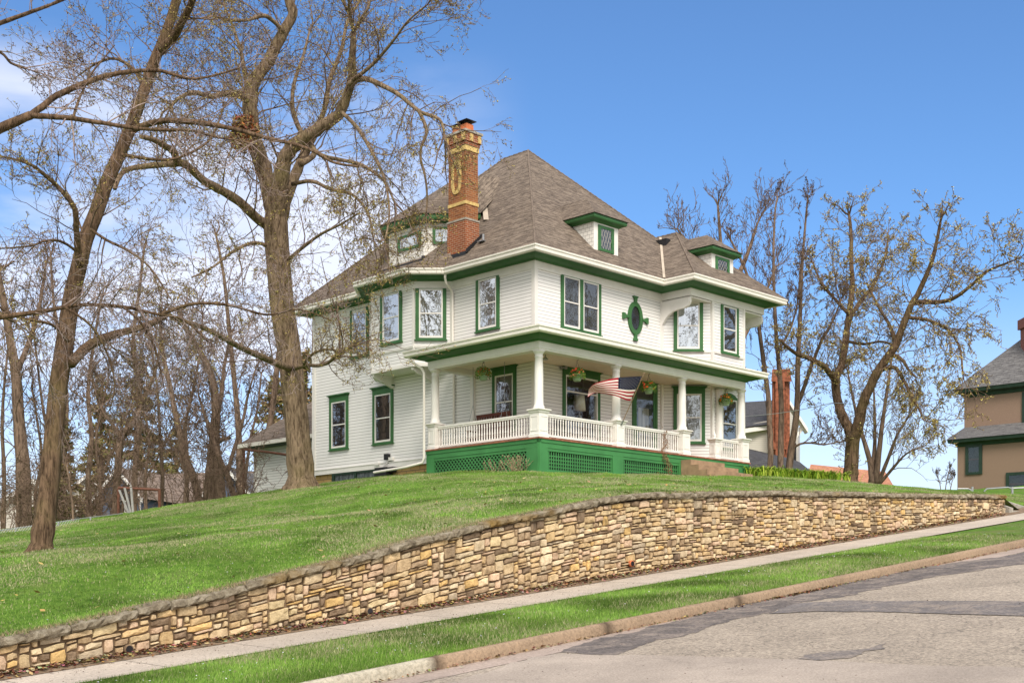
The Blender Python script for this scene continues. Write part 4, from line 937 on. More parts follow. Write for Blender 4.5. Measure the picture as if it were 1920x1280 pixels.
key([(-.05,-hs*.9),(-.07,-hs*1.2),(-.11,-hs*1.26),(-.11,-hs*1.36),(.11,-hs*1.36),(.11,-hs*1.26),(.07,-hs*1.2),(.05,-hs*.9)])
for sg in (1, -1): key([(sg*hw*.9,.045),(sg*hw*.9,-.045),(sg*hw*1.35,-.05),(sg*hw*1.5,-.11),(sg*hw*1.75,-.11),(sg*hw*1.75,.11),(sg*hw*1.5,.11),(sg*hw*1.35,.05)][::sg])
ov = m.build('oval_window', M['green'], house)
m = MB(); m.face([WF.p(*(el(k,n,.63,.73)[0], .010, el(k,n,.63,.73)[1])) for k in range(n)]); m.build('dark_interior', M['dark'], ov)
m = MB(); m.face([WF.p(*(el(k,n,.63,.73)[0], .03, el(k,n,.63,.73)[1])) for k in range(n)]); m.build('pane', M['glass4'], ov)
# porch
ZD = 4.64
PT0, PW0, PTR, PWE = 27.45, 26.29, 38.58, 31.5
m = MB(); m.box(PT0-.03, PTR+.03, PW0-.03, WC-.002, ZD-.045, ZD); m.box(PT0-.03, TC-.002, WC-.002, PWE+.02, ZD-.045, ZD-.001); m.build('porch_deck', M['deck'], house)
FRS = Fr((PTR, PW0), (PT0, PW0)); FLS = Fr((PT0, PW0), (PT0, PWE))
g = MB()
for fr in (FRS, FLS):
    fbox(g, fr, 0.0, fr.l, -.10, 0.0, ZD-.155, ZD-.047); fbox(g, fr, 0.0, fr.l, -.10, -.02, ZD-.31, ZD-.158)
fr = Fr((PTR, PW0+2.1), (PTR, PW0)); fbox(g, fr, 0, fr.l, -.1, 0, ZD-.31, ZD-.047)
def tS(px): return FRS.hit(px)
stile = [(FRS.l, tS(1029)), (tS(1150), tS(1170.5)), (tS(1274), tS(1284)), (tS(1387), 0.0)]
for a, b in stile: fbox(g, FRS, min(a,b), max(a,b), -.10, -.022, 3.1, ZD-.31)
pan = [(tS(1150), tS(1029)), (tS(1274), tS(1170.5)), (tS(1387), tS(1284))]
for a, b in pan: fbox(g, FRS, a, b, -.10, -.035, ZD-.40, ZD-.312); fbox(g, FRS, a, b, -.10, -.035, 3.1, 3.66+ (0.30 if a < 3 else 0))
fbox(g, FLS, 0, FLS.hit(986), -.10, -.022, 3.1, ZD-.31); fbox(g, FLS, FLS.hit(813), FLS.l, -.10, -.022, 3.1, ZD-.31); fbox(g, FLS, FLS.hit(986), FLS.hit(813), -.10, -.035, ZD-.40, ZD-.312)
g.build('porch_skirt', M['green_b'], house)
for a, b in pan:
    lt_ = MB(); a_, b_ = a, b; sp = 0.108; n = int((b_-a_)/sp); z0, z1 = 3.4, ZD-.40
    for k in range(n+1): x = a_+sp*(k+.5); fbox(lt_, FRS, x-.019, min(x+.019, b_), -.062, -.052, z0, z1)
    for k in range(int((z1-z0)/sp)): z = z0+sp*(k+.5); fbox(lt_, FRS, a_, b_, -.074, -.064, z-.018, z+.018)
    lt_.build('square_lattice', M['green_b'], house)
lt_ = MB(); a_, b_ = FLS.hit(986), FLS.hit(813); z0, z1 = 3.3, ZD-.40; H_ = z1-z0; sp = 0.155
for sg, oo in ((1, -.05), (-1, -.062)):
    x = a_-H_
    while x < b_+H_:
        # line from (x,z0) to (x+sg*H, z1), clipped to a_..b_
        xa, za, xb, zb2 = x, z0, x+sg*H_, z1
        def clip(xa, za, xb, zb2):
            for lim, s_ in ((a_, 1), (b_, -1)):
                if (xa-lim)*s_ < 0 and (xb-lim)*s_ < 0: return None
                if (xa-lim)*s_ < 0: f_ = (lim-xa)/(xb-xa); xa, za = lim, za+(zb2-za)*f_
                elif (xb-lim)*s_ < 0: f_ = (lim-xb)/(xa-xb); xb, zb2 = lim, zb2+(za-zb2)*f_
            return xa, za, xb, zb2
        c = clip(xa, za, xb, zb2)
        if c and abs(c[2]-c[0]) > .02:
            q = 0.018; dx_, dz_ = -sg*q*0.7, q*0.7
            lt_.prism([FLS.p(c[0]+dx_,oo,c[1]+dz_), FLS.p(c[0]-dx_,oo,c[1]-dz_), FLS.p(c[2]-dx_,oo,c[3]-dz_), FLS.p(c[2]+dx_,oo,c[3]+dz_)], FLS.p(0,.008,0)-FLS.p(0,0,0))
        x += sp
lt_.build('diagonal_lattice', M['green_b'], house)
m = MB(); m.box(27.57, 38.45, 26.41, 28.4, 3.0, 4.5); m.box(27.57, 29.45, 28.4, 31.35, 3.0, 4.5); m.build('crawl_space_shade', M['dark'], house)  # solid dark block, paints the shade seen through the lattice
m = MB(); tA, tB = 34.5, 36.47; ws_ = [26.30, 25.89, 25.56, 25.21, 24.87]; zs_ = [4.44, 4.25, 4.06, 3.88]
for k in range(4): m.box(tA+.001*k, tB+.36*k, ws_[k+1], ws_[0] if k == 0 else ws_[k]+.01, 3.4, zs_[k])
for k in range(1, 4): m.box(tB-.01, tB+.36*k-.01, ws_[k]-.001, 26.25, 3.4, zs_[k]-.002)
m.build('porch_steps', M['tan'], house)
# posts, rails
def pedestal(t, w, r=0.20, top=5.50):
    m = MB(); m.sqlathe(t, w, ZD, [(r+.02,0),(r+.02,.10),(r,.12),(r,top-ZD-.12),(r+.03,top-ZD-.10),(r+.03,top-ZD-.06),(r+.075,top-ZD-.03),(r+.075,top-ZD),(r+.02,top-ZD+.015)])
    for fr in (Fr((t+r, w-r), (t-r, w-r)), Fr((t-r, w-r), (t-r, w+r))):
        e = 0.05
        for a in ((e, e+.012), (fr.l-e-.012, fr.l-e)): fbox(m, fr, a[0], a[1], 0, .012, ZD+.2, top-.22)
        for z in (ZD+.2, top-.232): fbox(m, fr, e+.012, fr.l-e-.012, 0, .0115, z, z+.012)
    return m.build('pedestal', M['trim'], house)
def column(t, w, z0, z1):
    m = MB(); h = z1-z0
    m.lathe(TW(t, w, z0), [(.185,0),(.185,.04),(.165,.06),(.175,.09),(.15,.12),(.142,.14),(.142,.3),(.14,.6),(.132,h*.7),(.118,h-.22),(.135,h-.20),(.135,h-.18),(.12,h-.165),(.12,h-.12),(.15,h-.08),(.175,h-.05),(.18,h-.045),(.18,h)], 24)
    return m.build('column', M['trim'], house, True)
for t, w in ((27.66, 26.50), (31.3, 26.50), (34.82, 26.50), (38.36, 26.50)): pedestal(t, w); column(t, w, 5.51, 7.30)
pedestal(27.66, 31.27, .17, 5.50); column(27.66, 31.27, 5.51, 7.30)
pedestal(36.66, 26.46, .13, 5.36)
m = MB(); m.lathe(TW(36.66, 26.46, 5.37), [(.05,0),(.05,.03),(.03,.05),(.055,.09),(.06,.13),(.03,.18),(.012,.26),(.0,.30)], 12); m.build('newel_finial', M['trim'], house, True)
m = MB(); m.lathe(TW(37.72, 27.02, ZD), [(.16,0),(.16,.1),(.14,.15),(.135,1.5),(.12,2.35),(.15,2.5),(.17,2.60),(.17,2.66)], 20); m.build('column', M['trim'], house, True)
def railing(fr, s0, s1):
    m = MB(); fbox(m, fr, s0, s1, -.05, .05, 5.36, 5.41); fbox(m, fr, s0, s1, -.035, .035, 5.31, 5.36); fbox(m, fr, s0, s1, -.04, .04, 4.70, 4.765)
    n = max(3, round((s1-s0)/.118)); 
    for k in range(n):
        s = s0+(s1-s0)*(k+.5)/n
        t, w = fr.tw(s); m.lathe(TW(t, w, 4.765), [(.022,0),(.022,.10),(.030,.11),(.018,.125),(.026,.16),(.016,.34),(.022,.42),(.016,.44),(.024,.46),(.022,.47),(.022,.545)], 6)
    return m.build('railing', M['trim'], house)
RF = Fr((38.36, 26.50), (27.66, 26.50)); RL = Fr((27.66, 26.50), (27.66, 31.27))
railing(RF, 38.36-31.1, 38.36-27.86); railing(RF, 38.36-34.62, 38.36-31.5); railing(RF, .20, 38.36-36.79); railing(RL, .20, 4.60)
# porch beam, ceiling, eave, roof
PP = [(38.38, 28.3), (38.38, 26.35), (27.5, 26.35), (27.5, 31.42), (29.49, 31.42)]
m = MB(); sweep(m, PP, [(-.30,7.30),(0.0,7.30),(0.0,7.33),(.02,7.35),(.02,7.62),(-.30,7.62)]); m.build('porch_beam', M['trim'], house)
m = MB(); m.box(27.8, 38.1, 26.65, 28.44, 7.46, 7.50); m.box(27.8, 29.49, 28.44, 31.1, 7.462, 7.502); m.build('porch_ceiling', M['ceiling'], house)
m = MB(); sweep(m, PP, [(.022,7.56),(.07,7.56),(.10,7.60),(.20,7.61),(.32,7.65),(.42,7.71),(.47,7.72),(.47,7.80),(.022,7.80)]); m.build('porch_cornice', M['green'], house)
m = MB(); sweep(m, PP, [(.473,7.70),(.55,7.69),(.60,7.73),(.60,7.83),(.63,7.85),(.63,7.90),(.473,7.90)]); m.build('porch_gutter', M['gutter'], house)
m = MB(); E0, E1, E2, E3 = 26.88, 39.0, 25.73, 32.02; ze = 7.895; zw = 8.60
roofpoly(m, [TW(E0,E2,ze), TW(E1,E2,ze), TW(39.5,28.44,zw), TW(29.49,28.44,zw)]); roofpoly(m, [TW(E0,E3,ze), TW(E0,E2,ze), TW(29.49,28.44,zw), TW(29.49,E3-.0,zw)])
roofpoly(m, [TW(E1,E2,ze), TW(E1,28.4,ze), TW(E1,28.4,zw-.1)]); m.build('porch_roof', M['roof'], house)
m = MB(); m.prism([TW(E0+.05,E3-.03,7.9), TW(29.48,E3-.03,7.6), TW(29.48,E3-.03,zw-.01), TW(E0+.05,E3-.03,ze-.01)], twd(0,.02)); m.build('porch_end_board', M['gutter'], house)
# downspouts
def spout(pts, r=0.042):
    m = MB(); m.tube(pts, r, 8); return m.build('downspout', M['gutter'], house)
spout([TW(27.0,31.85,7.72), TW(27.02,31.8,7.60), TW(27.12,31.62,7.45), TW(27.25,31.46,7.3), TW(27.28,31.40,7.15), TW(27.28,31.40,4.35), TW(27.25,31.45,4.2), TW(27.0,32.0,4.08), TW(26.6,33.2,3.95)])
spout([TW(28.95,32.2,10.86), TW(28.95,32.22,10.78), TW(29.05,32.28,10.6), TW(29.38,32.36,10.42), TW(29.43,32.36,10.3), TW(29.43,32.36,8.6)]); spout([TW(29.43,32.3,7.5), TW(29.43,32.3,4.66)])
m = MB(); sweep(m, [(39.44,27.12),(37.48,27.12),(36.14,28.45)], [(0,8.62),(.03,8.62),(.04,8.66),(.04,8.70),(0,8.70)]); m.build('belt_moulding', M['trim'], house); m = MB(); sweep(m, [(29.5,32.45),(28.54,33.41),(28.54,35.73),(29.5,36.7)], [(0,8.44),(.03,8.44),(.04,8.50),(.04,8.54),(0,8.54)]); m.build('belt_moulding', M['trim'], house)
m = MB(); m.lathe(TW(28.9, 27.4, 7.30), [(.09,0),(.10,.02),(.05,.06),(.02,.08),(.012,.16)], 12); m.build('porch_light', M['metal'], house)
m = MB(); c_ = WF.p(WF.hit(1052), .12, WF.z(1052, 690))
for dx in (-.07, .07): m.lathe(c_+Vector((dx,0,0)), [(.03,-.05),(.06,-.03),(.06,.02),(.03,.05)], 10)
m.tube([c_, c_+Vector((0,.12,.04))], .02, 6); m.build('flood_light', M['metal'], house)

# ---------------------------------------------------------------- things on the porch
def basket(px, fixed, axis, ytop, label, cols, seed):
    t, w = (onW(px, fixed), fixed) if axis == 'w' else (fixed, onT(px, fixed))
    z = zof(ytop, t, w); rr = random.Random(seed)
    o = thing('hanging_basket', label, 'hanging basket', TW(t, w, z-.2), 'flower baskets hanging under the porch beam')
    m = MB(); m.lathe(TW(t, w, z-.2), [(.10,0),(.12,.02),(.155,.18),(.175,.185),(.175,.215),(.15,.215),(.14,.17)], 18); m.build('pot', M['potgreen'], o, True)
    m = MB(); zc = 7.40
    for k in range(3):
        a = 2.1*k; m.tube([TW(t,w,z)+Vector((.16*math.cos(a), .16*math.sin(a), 0)), TW(t,w,z+.42)], .004, 4)
    m.tube([TW(t,w,z+.42), TW(t,w,zc-.15), TW(t,w,zc-.15)+Vector((.05,0,.05)), TW(t,w,zc-.05), TW(t,w,zc+.05)], .010, 5); m.build('hanger', M['black'], o)
    m = MB()
    for k in range(620):
        a = rr.random()*6.28; rad = rr.random()**.6*.27; h = rr.uniform(-.12,.26)*(1-rad*1.8)+.02
        c = TW(t,w,z)+Vector((rad*math.cos(a), rad*math.sin(a), h - (0.10 if rad > .22 else 0))); u = Vector((rr.uniform(-1,1), rr.uniform(-1,1), rr.uniform(-.6,.8))).normalized()*rr.uniform(.02,.05); v = u.orthogonal().normalized()*.016
        g = rr.uniform(.6,1.3); base = (0.10,0.20,0.03) if rr.random() < .7 else (0.24,0.30,0.06); m.face([c-u, c-v, c+u, c+v], None, tuple(x*g for x in base))
    m.build('foliage', M['bud'], o)
    m = MB()
    for k in range(16):
        a = rr.random()*6.28; rad = rr.uniform(.08,.26); c = TW(t,w,z)+Vector((rad*math.cos(a), -abs(rad*math.sin(a)), rr.uniform(-.06,.22)*(1-rad))); col = rr.choice(cols)
        for q in range(7):
            a2 = q*.9; u = Vector((math.cos(a2), -0.3+rr.uniform(-.4,.2), math.sin(a2)))*.034; v = u.cross(Vector((0,1,0))).normalized()*.017; m.face([c, c+u*.5+v, c+u, c+u*.5-v], None, tuple(x*rr.uniform(.8,1.1) for x in col))
    m.build('flowers', M['petal'], o)
basket(906, 27.75, 't', 701, 'reddish brown basket hanging at the side of the porch left of the corner column', [(.42,.16,.05),(.35,.10,.04)], 1)
basket(1082, 26.65, 'w', 703, 'basket of pink and red blooms hanging between the corner column and the flag', [(.85,.10,.06),(.85,.30,.16)], 2)
basket(1216, 26.65, 'w', 727, 'green trailing basket hanging in front of the front door beside the flag', [(.80,.12,.05),(.70,.14,.03)], 3)
basket(1361, 26.65, 'w', 750, 'orange flowered basket hanging at the far right end of the porch', [(.75,.16,.03),(.80,.25,.04)], 4)
sw = thing('porch_swing', 'dark red slatted wooden swing behind the side railing of the porch', 'porch swing', TW(28.9, 29.95, 4.95))
m = MB(); 
for k in range(6): m.box(28.55+.08*k, 28.61+.08*k, 29.15, 30.75, 5.02, 5.045)
m.box(28.5, 29.03, 29.2, 29.26, 4.96, 5.02); m.box(28.5, 29.03, 30.64, 30.7, 4.96, 5.02); m.build('seat', M['wood'], sw)
m = MB(); m.box(29.04, 29.08, 29.15, 30.75, 5.78, 5.87); m.box(29.04, 29.08, 29.15, 30.75, 5.06, 5.12)
for k in range(20): m.box(29.045, 29.075, 29.17+.08*k, 29.21+.08*k, 5.12, 5.78)
m.build('backrest', M['wood'], sw)
for w in (29.2, 30.7):
    m = MB(); m.box(28.55, 29.04, w-.03, w+.03, 5.28, 5.32); m.box(28.56, 28.61, w-.025, w+.025, 5.04, 5.28); m.build('armrest', M['wood'], sw)
    m = MB(); m.tube([TW(28.58,w,5.3), TW(28.85,w,6.2), TW(28.85,w,7.47)], .009, 5); m.tube([TW(29.06,w,5.3), TW(28.85,w,6.2)], .009, 5); m.build('chain', M['metal'], sw)
chr_ = thing('porch_chair', 'dark slatted chair half hidden behind the front railing below the parlour window', 'chair', TW(30.3, 27.9, ZD))
m = MB(); m.box(30.0,30.6,27.5,28.05,5.06,5.10); m.build('seat', M['black'], chr_)
m = MB()
for k in range(6): m.box(30.0+.1*k,30.06+.1*k,28.03,28.06,5.1,5.52)
m.box(30.0,30.56,28.03,28.07,5.5,5.56); m.build('backrest', M['black'], chr_)
for a, b in ((30.02,27.52),(30.56,27.52),(30.02,28.02),(30.56,28.02)): m = MB(); m.tube([TW(a,b,ZD), TW(a,b,5.06)], .018, 6); m.build('leg', M['black'], chr_)
lp_t, lp_w = onW(1086.5, 28.75), 28.75; lz0, lz1 = zof(770, lp_t, lp_w), zof(741, lp_t, lp_w)
lp = thing('table_lamp', 'table lamp with cream pleated shade standing inside the parlour window', 'lamp', TW(lp_t, lp_w, lz0-.6))
m = MB(); m.lathe(TW(lp_t, lp_w, lz0), [(.215,0),(.175,lz1-lz0)], 28); m.lathe(TW(lp_t, lp_w, lz0+.001), [(.0,.02),(.16,.02)], 12); m.build('lamp_shade', M['shade'], lp, True)
m = MB(); m.lathe(TW(lp_t, lp_w, lz0-.6), [(.12,0),(.12,.03),(.04,.06),(.09,.2),(.10,.35),(.03,.5),(.015,.62)], 16); m.build('lamp_base', M['metal'], lp, True)
m = MB(); m.lathe(TW(lp_t, lp_w, lz0-1.2), [(.3,0),(.3,.6)], 16); tagit(m.build('side_table', M['wood'], None), 'small round dark table under the lamp inside the parlour window', 'table')
# flag on its pole
fl_ = thing('flag', 'red white and blue striped flag blowing from a slanted pole on the porch', 'flag', TW(31.3, 26.27, 5.35))
pb0, pb1 = TW(31.30, 26.29, 5.33), TW(31.32, 25.35, 6.90)
m = MB(); m.tube([pb0, pb1], .014, 8); m.lathe(pb1, [(.0,-.02),(.022,0),(.022,.02),(0,.045)], 8); m.build('pole', M['pole'], fl_)
m = MB(); m.tube([pb0, pb0+(pb1-pb0)*.10], .026, 8); m.build('pole_bracket', M['metal'], fl_)
hz0 = pb0+(pb1-pb0)*.955; hz1 = pb0+(pb1-pb0)*.52
topP = [(1204,705),(1186,706),(1168,707),(1150,709),(1130,714),(1113,720),(1104,729)]
botP = [(1182,751),(1174,750),(1165,746),(1150,741),(1128,737),(1114,737),(1102,744)]
Yh0, Yh1 = hz0.y, hz1.y
def curve(pts, u):
    x = u*(len(pts)-1); i = min(int(x), len(pts)-2); f_ = x-i; f_ = f_
    p0, p1, p2, p3 = pts[max(i-1,0)], pts[i], pts[i+1], pts[min(i+2,len(pts)-1)]
    return tuple(0.5*((2*p1[k])+(-p0[k]+p2[k])*f_+(2*p0[k]-5*p1[k]+4*p2[k]-p3[k])*f_*f_+(-p0[k]+3*p1[k]-3*p2[k]+p3[k])*f_**3) for k in (0, 1))
def fsurf(u, v, o=0):       # u along the fly, v down the hoist
    a, b = curve(topP, u), curve(botP, u); Y = Yh0+(Yh1-Yh0)*v*(1-u)+ 0.14*math.sin(u*6.5+v*2.2)*u - 0.25*u
    y = a[1]+(b[1]-a[1])*(v**(1-0.15*math.sin(u*3)))
    return P(a[0]+(b[0]-a[0])*v, y, Y-o)
m = MB(); nu, nv = 46, 26; gid = [[m.add(fsurf(i/nu, j/nv)) for j in range(nv+1)] for i in range(nu+1)]
for i in range(nu):
    for j in range(nv):
        s_ = int(j/2); col = (0.36,0.016,0.03) if s_ % 2 == 0 else (0.80,0.72,0.66)
        if i < nu*0.40 and s_ < 7: col = (0.004,0.006,0.030)
        m.rawface([gid[i][j], gid[i+1][j], gid[i+1][j+1], gid[i][j+1]], col)
M['cloth'] = tonem('flag_cloth', 0.8, 0.08); cl_ = m.build('flag_cloth', M['cloth'], fl_, True)
m = MB()
for r_ in range(9):
    for c_ in range(6 if r_ % 2 == 0 else 5):
        uu = 0.40*((c_*2+1+(r_ % 2))/12); vv = (7/13)*((r_+1)/10)
        for o in (.006, -.006):
            m.face([fsurf(uu+(.0085 if k % 2 == 0 else .0035)*math.sin(k*math.pi/5), vv+(.017 if k % 2 == 0 else .007)*-math.cos(k*math.pi/5), o) for k in range(10)])
m.build('stars', M['trim'], cl_)
# ================================================================ TREES
def smooth(pts, n=3):
    out = []
    for i in range(len(pts)-1):
        p0, p1, p2, p3 = pts[max(i-1,0)], pts[i], pts[i+1], pts[min(i+2,len(pts)-1)]
        for k in range(n):
            f_ = k/n; out.append(0.5*((2*p1)+(-p0+p2)*f_+(2*p0-5*p1+4*p2-p3)*f_*f_+(-p0+3*p1-3*p2+p3)*f_**3))
    out.append(pts[-1]); return out
def limb_px(pts, Y0, Y1=None, w0=None, w1=None):
    """picture-plane outline of a limb put at its own distance: returns 3D points and radii (from widths in px)"""
    Y1 = Y0 if Y1 is None else Y1; n = len(pts); L_ = [0]
    for a, b in zip(pts, pts[1:]): L_.append(L_[-1]+math.dist(a, b))
    P3 = [P(a[0], a[1], Y0+(Y1-Y0)*l/L_[-1]) for a, l in zip(pts, L_)]
    rad = [(w0+(w1-w0)*(l/L_[-1]))*0.5*(Y0+(Y1-Y0)*l/L_[-1])/F for l in L_]
    S = smooth(P3, 4); rr = [rad[min(int(k/4), n-1)]+(rad[min(int(k/4)+1, n-1)]-rad[min(int(k/4), n-1)])*((k % 4)/4) for k in range(len(S))]
    return S, rr
class Tree:
    def __init__(s, name, label, cat, base, seed, group=None, budcol=None, budsize=(0.02, 0.045), buds=0.6, tm='twig', bm='bark2', flare=None, minr=0.0045):
        s.o = thing(name, label, cat, base, group); s.base = base; s.r = random.Random(seed); s.tr = MB(); s.tw = MB(); s.bd = MB()
        s.bc = budcol or [(0.16,0.15,0.05),(0.22,0.17,0.07),(0.12,0.085,0.04)]; s.bs = budsize; s.bp = buds; s.tm = tm; s.bm = bm; s.minr = minr; s.n = 0
    def limb(s, S, rr, sides=12, wob=0.0, knob=0.06):
        pts = []
        for k, p in enumerate(S): pts.append(p+Vector((s.r.gauss(0,1), s.r.gauss(0,1), s.r.gauss(0,1)))*rr[k]*wob)
        rr2 = [r*(1+s.r.uniform(-knob, knob)) for r in rr]
        s.tr.tube(pts, rr2, sides)
    def trunkbase(s, S, rr, flare=1.9, ht=0.7, sides=28):
        # fluted root flare
        base = S[0]; d = MB; rings = []; n = sides
        ph = [s.r.random()*6.28 for _ in range(3)]
        lev = [(-0.35, flare*1.15), (0.0, flare), (0.10*ht, flare*0.82), (0.3*ht, flare*.62), (0.6*ht, 1.16), (ht, 1.03)]
        top = next((k for k, p in enumerate(S) if p.z > base.z+ht*1.05), 1); Q = [(base+(S[1]-S[0])*0, r) for r in (0,)]
        for h, f_ in lev:
            k = 0
            while k < len(S)-2 and S[k+1].z < base.z+h: k += 1
            u = max(0, min(1, (base.z+h-S[k].z)/max(1e-6, S[k+1].z-S[k].z))); c = S[k]+(S[k+1]-S[k])*u; c = Vector((c.x, c.y, base.z+h)); r0 = rr[k]+(rr[k+1]-rr[k])*u
            ring = []
            for j in range(n):
                a = 2*math.pi*j/n; lob = 1+(f_-1)*(0.55+0.45*max(0, math.sin(a*3+ph[0]))+0.35*max(0, math.sin(a*5+ph[1])))+0.05*math.sin(a*7+ph[2])
                ring.append(s.tr.add(c+Vector((math.cos(a), math.sin(a), 0))*r0*lob))
            rings.append(ring)
        for a, b in zip(rings, rings[1:]):
            for j in range(n): s.tr.rawface([a[j], a[(j+1) % n], b[(j+1) % n], b[j]])
    def fluted(s, S, rr, sides=26, amp=0.05):
        ph = s.r.random()*6; rings = []
        up = Vector((1, 0, 0))
        for k, p in enumerate(S):
            d = (S[min(k+1, len(S)-1)]-S[max(k-1, 0)]).normalized(); x = (up-d*up.dot(d)).normalized(); y = d.cross(x)
            rings.append([s.tr.add(p+(x*math.cos(2*math.pi*j/sides)+y*math.sin(2*math.pi*j/sides))*rr[k]*(1+amp*math.sin(j*2*math.pi/sides*4+ph+p.z*.5)+amp*.8*math.sin(j*2*math.pi/sides*9+p.z*1.1)+s.r.uniform(-.02,.02))) for j in range(sides)])
        for a, b in zip(rings, rings[1:]):
            for j in range(sides): s.tr.rawface([a[j], a[(j+1) % sides], b[(j+1) % sides], b[j]])
    def twig(s, p, d, L_, r, lev, droop=0.0, up=0.25, kids=4):
        rr = s.r; n = max(3, int(3+L_*1.6)); pts = [p]; cur = d.normalized(); step = L_/n
        for k in range(n):
            cur = (cur+Vector((rr.gauss(0,1), rr.gauss(0,1), rr.gauss(0,1)))*0.20+Vector((0,0,up*0.16-droop*0.22*(k/n)))).normalized(); pts.append(pts[-1]+cur*step)
        rad = [max(s.minr, r*(1-0.72*k/n)) for k in range(n+1)]
        (s.tw if r < 0.035 else s.tr).tube(pts, rad, 3 if r < 0.02 else (4 if r < .035 else 7), cap=False); s.n += n
        if lev > 0:
            nk = max(1, int(kids*(0.7+0.6*rr.random())))
            for k in range(nk):
                u = 0.18+0.82*(k+rr.random())/nk; x = min(u*n, n-0.01); i = int(x); q = pts[i]+(pts[i+1]-pts[i])*(x-i); t = (pts[i+1]-pts[i]).normalized()
                side = Vector((rr.gauss(0,1), rr.gauss(0,1), rr.gauss(0,.8))); side = (side-t*side.dot(t)).normalized()
                s.twig(q, t*rr.uniform(.45,.9)+side*rr.uniform(.5,.95)+Vector((0,0,up*.4-droop*.3)), L_*rr.uniform(.38,.62), max(s.minr, rad[i]*0.62), lev-1, droop, up, kids)
        if lev <= 1:
            for k in range(1, n+1):
                if rr.random() < s.bp: s.bud(pts[k])
                if lev == 0 and rr.random() < s.bp*.7: s.bud(pts[k]*.5+pts[k-1]*.5)
    def bud(s, p):
        rr = s.r
        for q in range(rr.choice((1, 1, 2, 2))):
            u = Vector((rr.uniform(-1,1), rr.uniform(-1,1), rr.uniform(-.4,1))).normalized(); sz = rr.uniform(*s.bs); v = u.cross(Vector((rr.uniform(-1,1), rr.uniform(-1,1), rr.uniform(-1,1)))).normalized()*sz*.36; u = u*sz
            c = rr.choice(s.bc); g = rr.uniform(.7,1.25); s.bd.face([p, p+u*.5+v, p+u*1.1, p+u*.5-v], None, tuple(x*g for x in c))
    def sprout(s, S, rr, n, L_, lev=2, droop=0.0, up=0.3, u0=0.1, u1=1.0, kids=4, out=0.8, dirv=None):
        for k in range(n):
            u = u0+(u1-u0)*(k+s.r.random())/n; x = min(u*(len(S)-1), len(S)-1.01); i = int(x); q = S[i]+(S[i+1]-S[i])*(x-i); t = (S[i+1]-S[i]).normalized()
            side = Vector((s.r.gauss(0,1), s.r.gauss(0,1), s.r.gauss(0,.9))); side = (side-t*side.dot(t)).normalized(); 
            if dirv is not None: side = (side+dirv*1.2).normalized()
            l = L_*s.r.uniform(.55,1.25)*(1-0.35*u)
            s.twig(q, t*s.r.uniform(.3,.9)+side*out+Vector((0,0,up*.5)), l, min(rr[i]*.5, 0.005+0.0085*l), lev, droop, up, kids)
    def tip(s, S, rr, L_, lev=2, droop=0, up=.3, kids=4, m=3):
        t = (S[-1]-S[-2]).normalized()
        for k in range(m): s.twig(S[-1], t+Vector((s.r.gauss(0,.4), s.r.gauss(0,.4), s.r.gauss(0,.35))), L_*s.r.uniform(.7,1.2), rr[-1]*.8, lev, droop, up, kids)
    def done(s, twname='twigs'):
        if s.tr.v: s.tr.build('trunk', M[s.bm], s.o, True)
        if s.tw.v: s.tw.build(twname, M[s.tm], s.o, True)
        if s.bd.v: s.bd.build('buds', M['bud'], s.o)
        return s.o

BUD_OLIVE = [(0.42,0.34,0.10),(0.50,0.38,0.12),(0.30,0.22,0.07),(0.17,0.09,0.045),(0.50,0.46,0.15)]
BUD_RED = [(0.14,0.065,0.035),(0.10,0.055,0.035),(0.18,0.11,0.05)]
BUD_BROWN = [(0.11,0.075,0.05),(0.16,0.10,0.06),(0.08,0.05,0.035)]
# --- 1 the great tree beside the house
Yb = 41.0; bp = P(570, 914, Yb)
T = Tree('budding_tree', 'huge thick trunked tree with forked limbs standing against the left side of the house', 'tree', bp, 21, budcol=BUD_OLIVE, buds=0.6, bm='bark', budsize=(.026, .052))
S, r = limb_px([(568,914),(563,860),(557,800),(550,730),(543,660),(531,590),(524,520),(518,450),(517,415),(518,385)], Yb, Yb-0.5, 46, 43)
r[-5:] = [r[-5]*f_ for f_ in (.98,.93,.86,.76,.6)]
T.fluted(S, r, 30, 0.035); T.trunkbase(S, r, 1.7, 1.3, 40)
big = []
def LB(pts, y0, y1, w0, w1, wob=.04, sides=12):
    S, r = limb_px(pts, y0, y1, w0, w1); T.limb(S, r, sides, wob); big.append((S, r)); return S, r
A1 = LB([(519,432),(512,385),(501,340),(487,295),(475,255),(470,201),(475,157),(502,116),(533,58),(549,27),(541,0),(528,-45),(505,-90)], Yb-.4, Yb-1.5, 36, 13)
A2 = LB([(516,430),(521,385),(528,325),(540,285),(582,251),(622,225),(640,206),(658,152),(661,100),(663,58)], Yb-.4, Yb-3.0, 36, 10)
A3 = LB([(524,425),(533,385),(546,350),(562,308),(578,275),(590,250)], Yb-.4, Yb+.5, 26, 14)
A3b = LB([(590,250),(610,200),(618,150),(640,95),(652,40),(690,-20)], Yb+.5, Yb+2.5, 11, 4)
A4 = LB([(655,158),(685,148),(739,172),(770,196),(790,211),(824,224),(833,251)], Yb-2.6, Yb-5.2, 11, 5)
LB([(833,251),(838,275),(850,300),(862,330)], Yb-5.2, Yb-5.6, 6, 3, sides=6)
A5 = LB([(784,206),(800,245),(790,275),(789,300),(797,330),(801,370),(799,400)], Yb-4.6, Yb-5.0, 7, 3, sides=6)
A6 = LB([(662,150),(700,120),(735,80),(765,40),(800,10)], Yb-2.8, Yb-5, 8, 3, sides=7)
A7 = LB([(505,425),(488,414),(448,378),(415,357),(381,338),(350,310),(331,303)], Yb-.3, Yb-3.5, 19, 14)
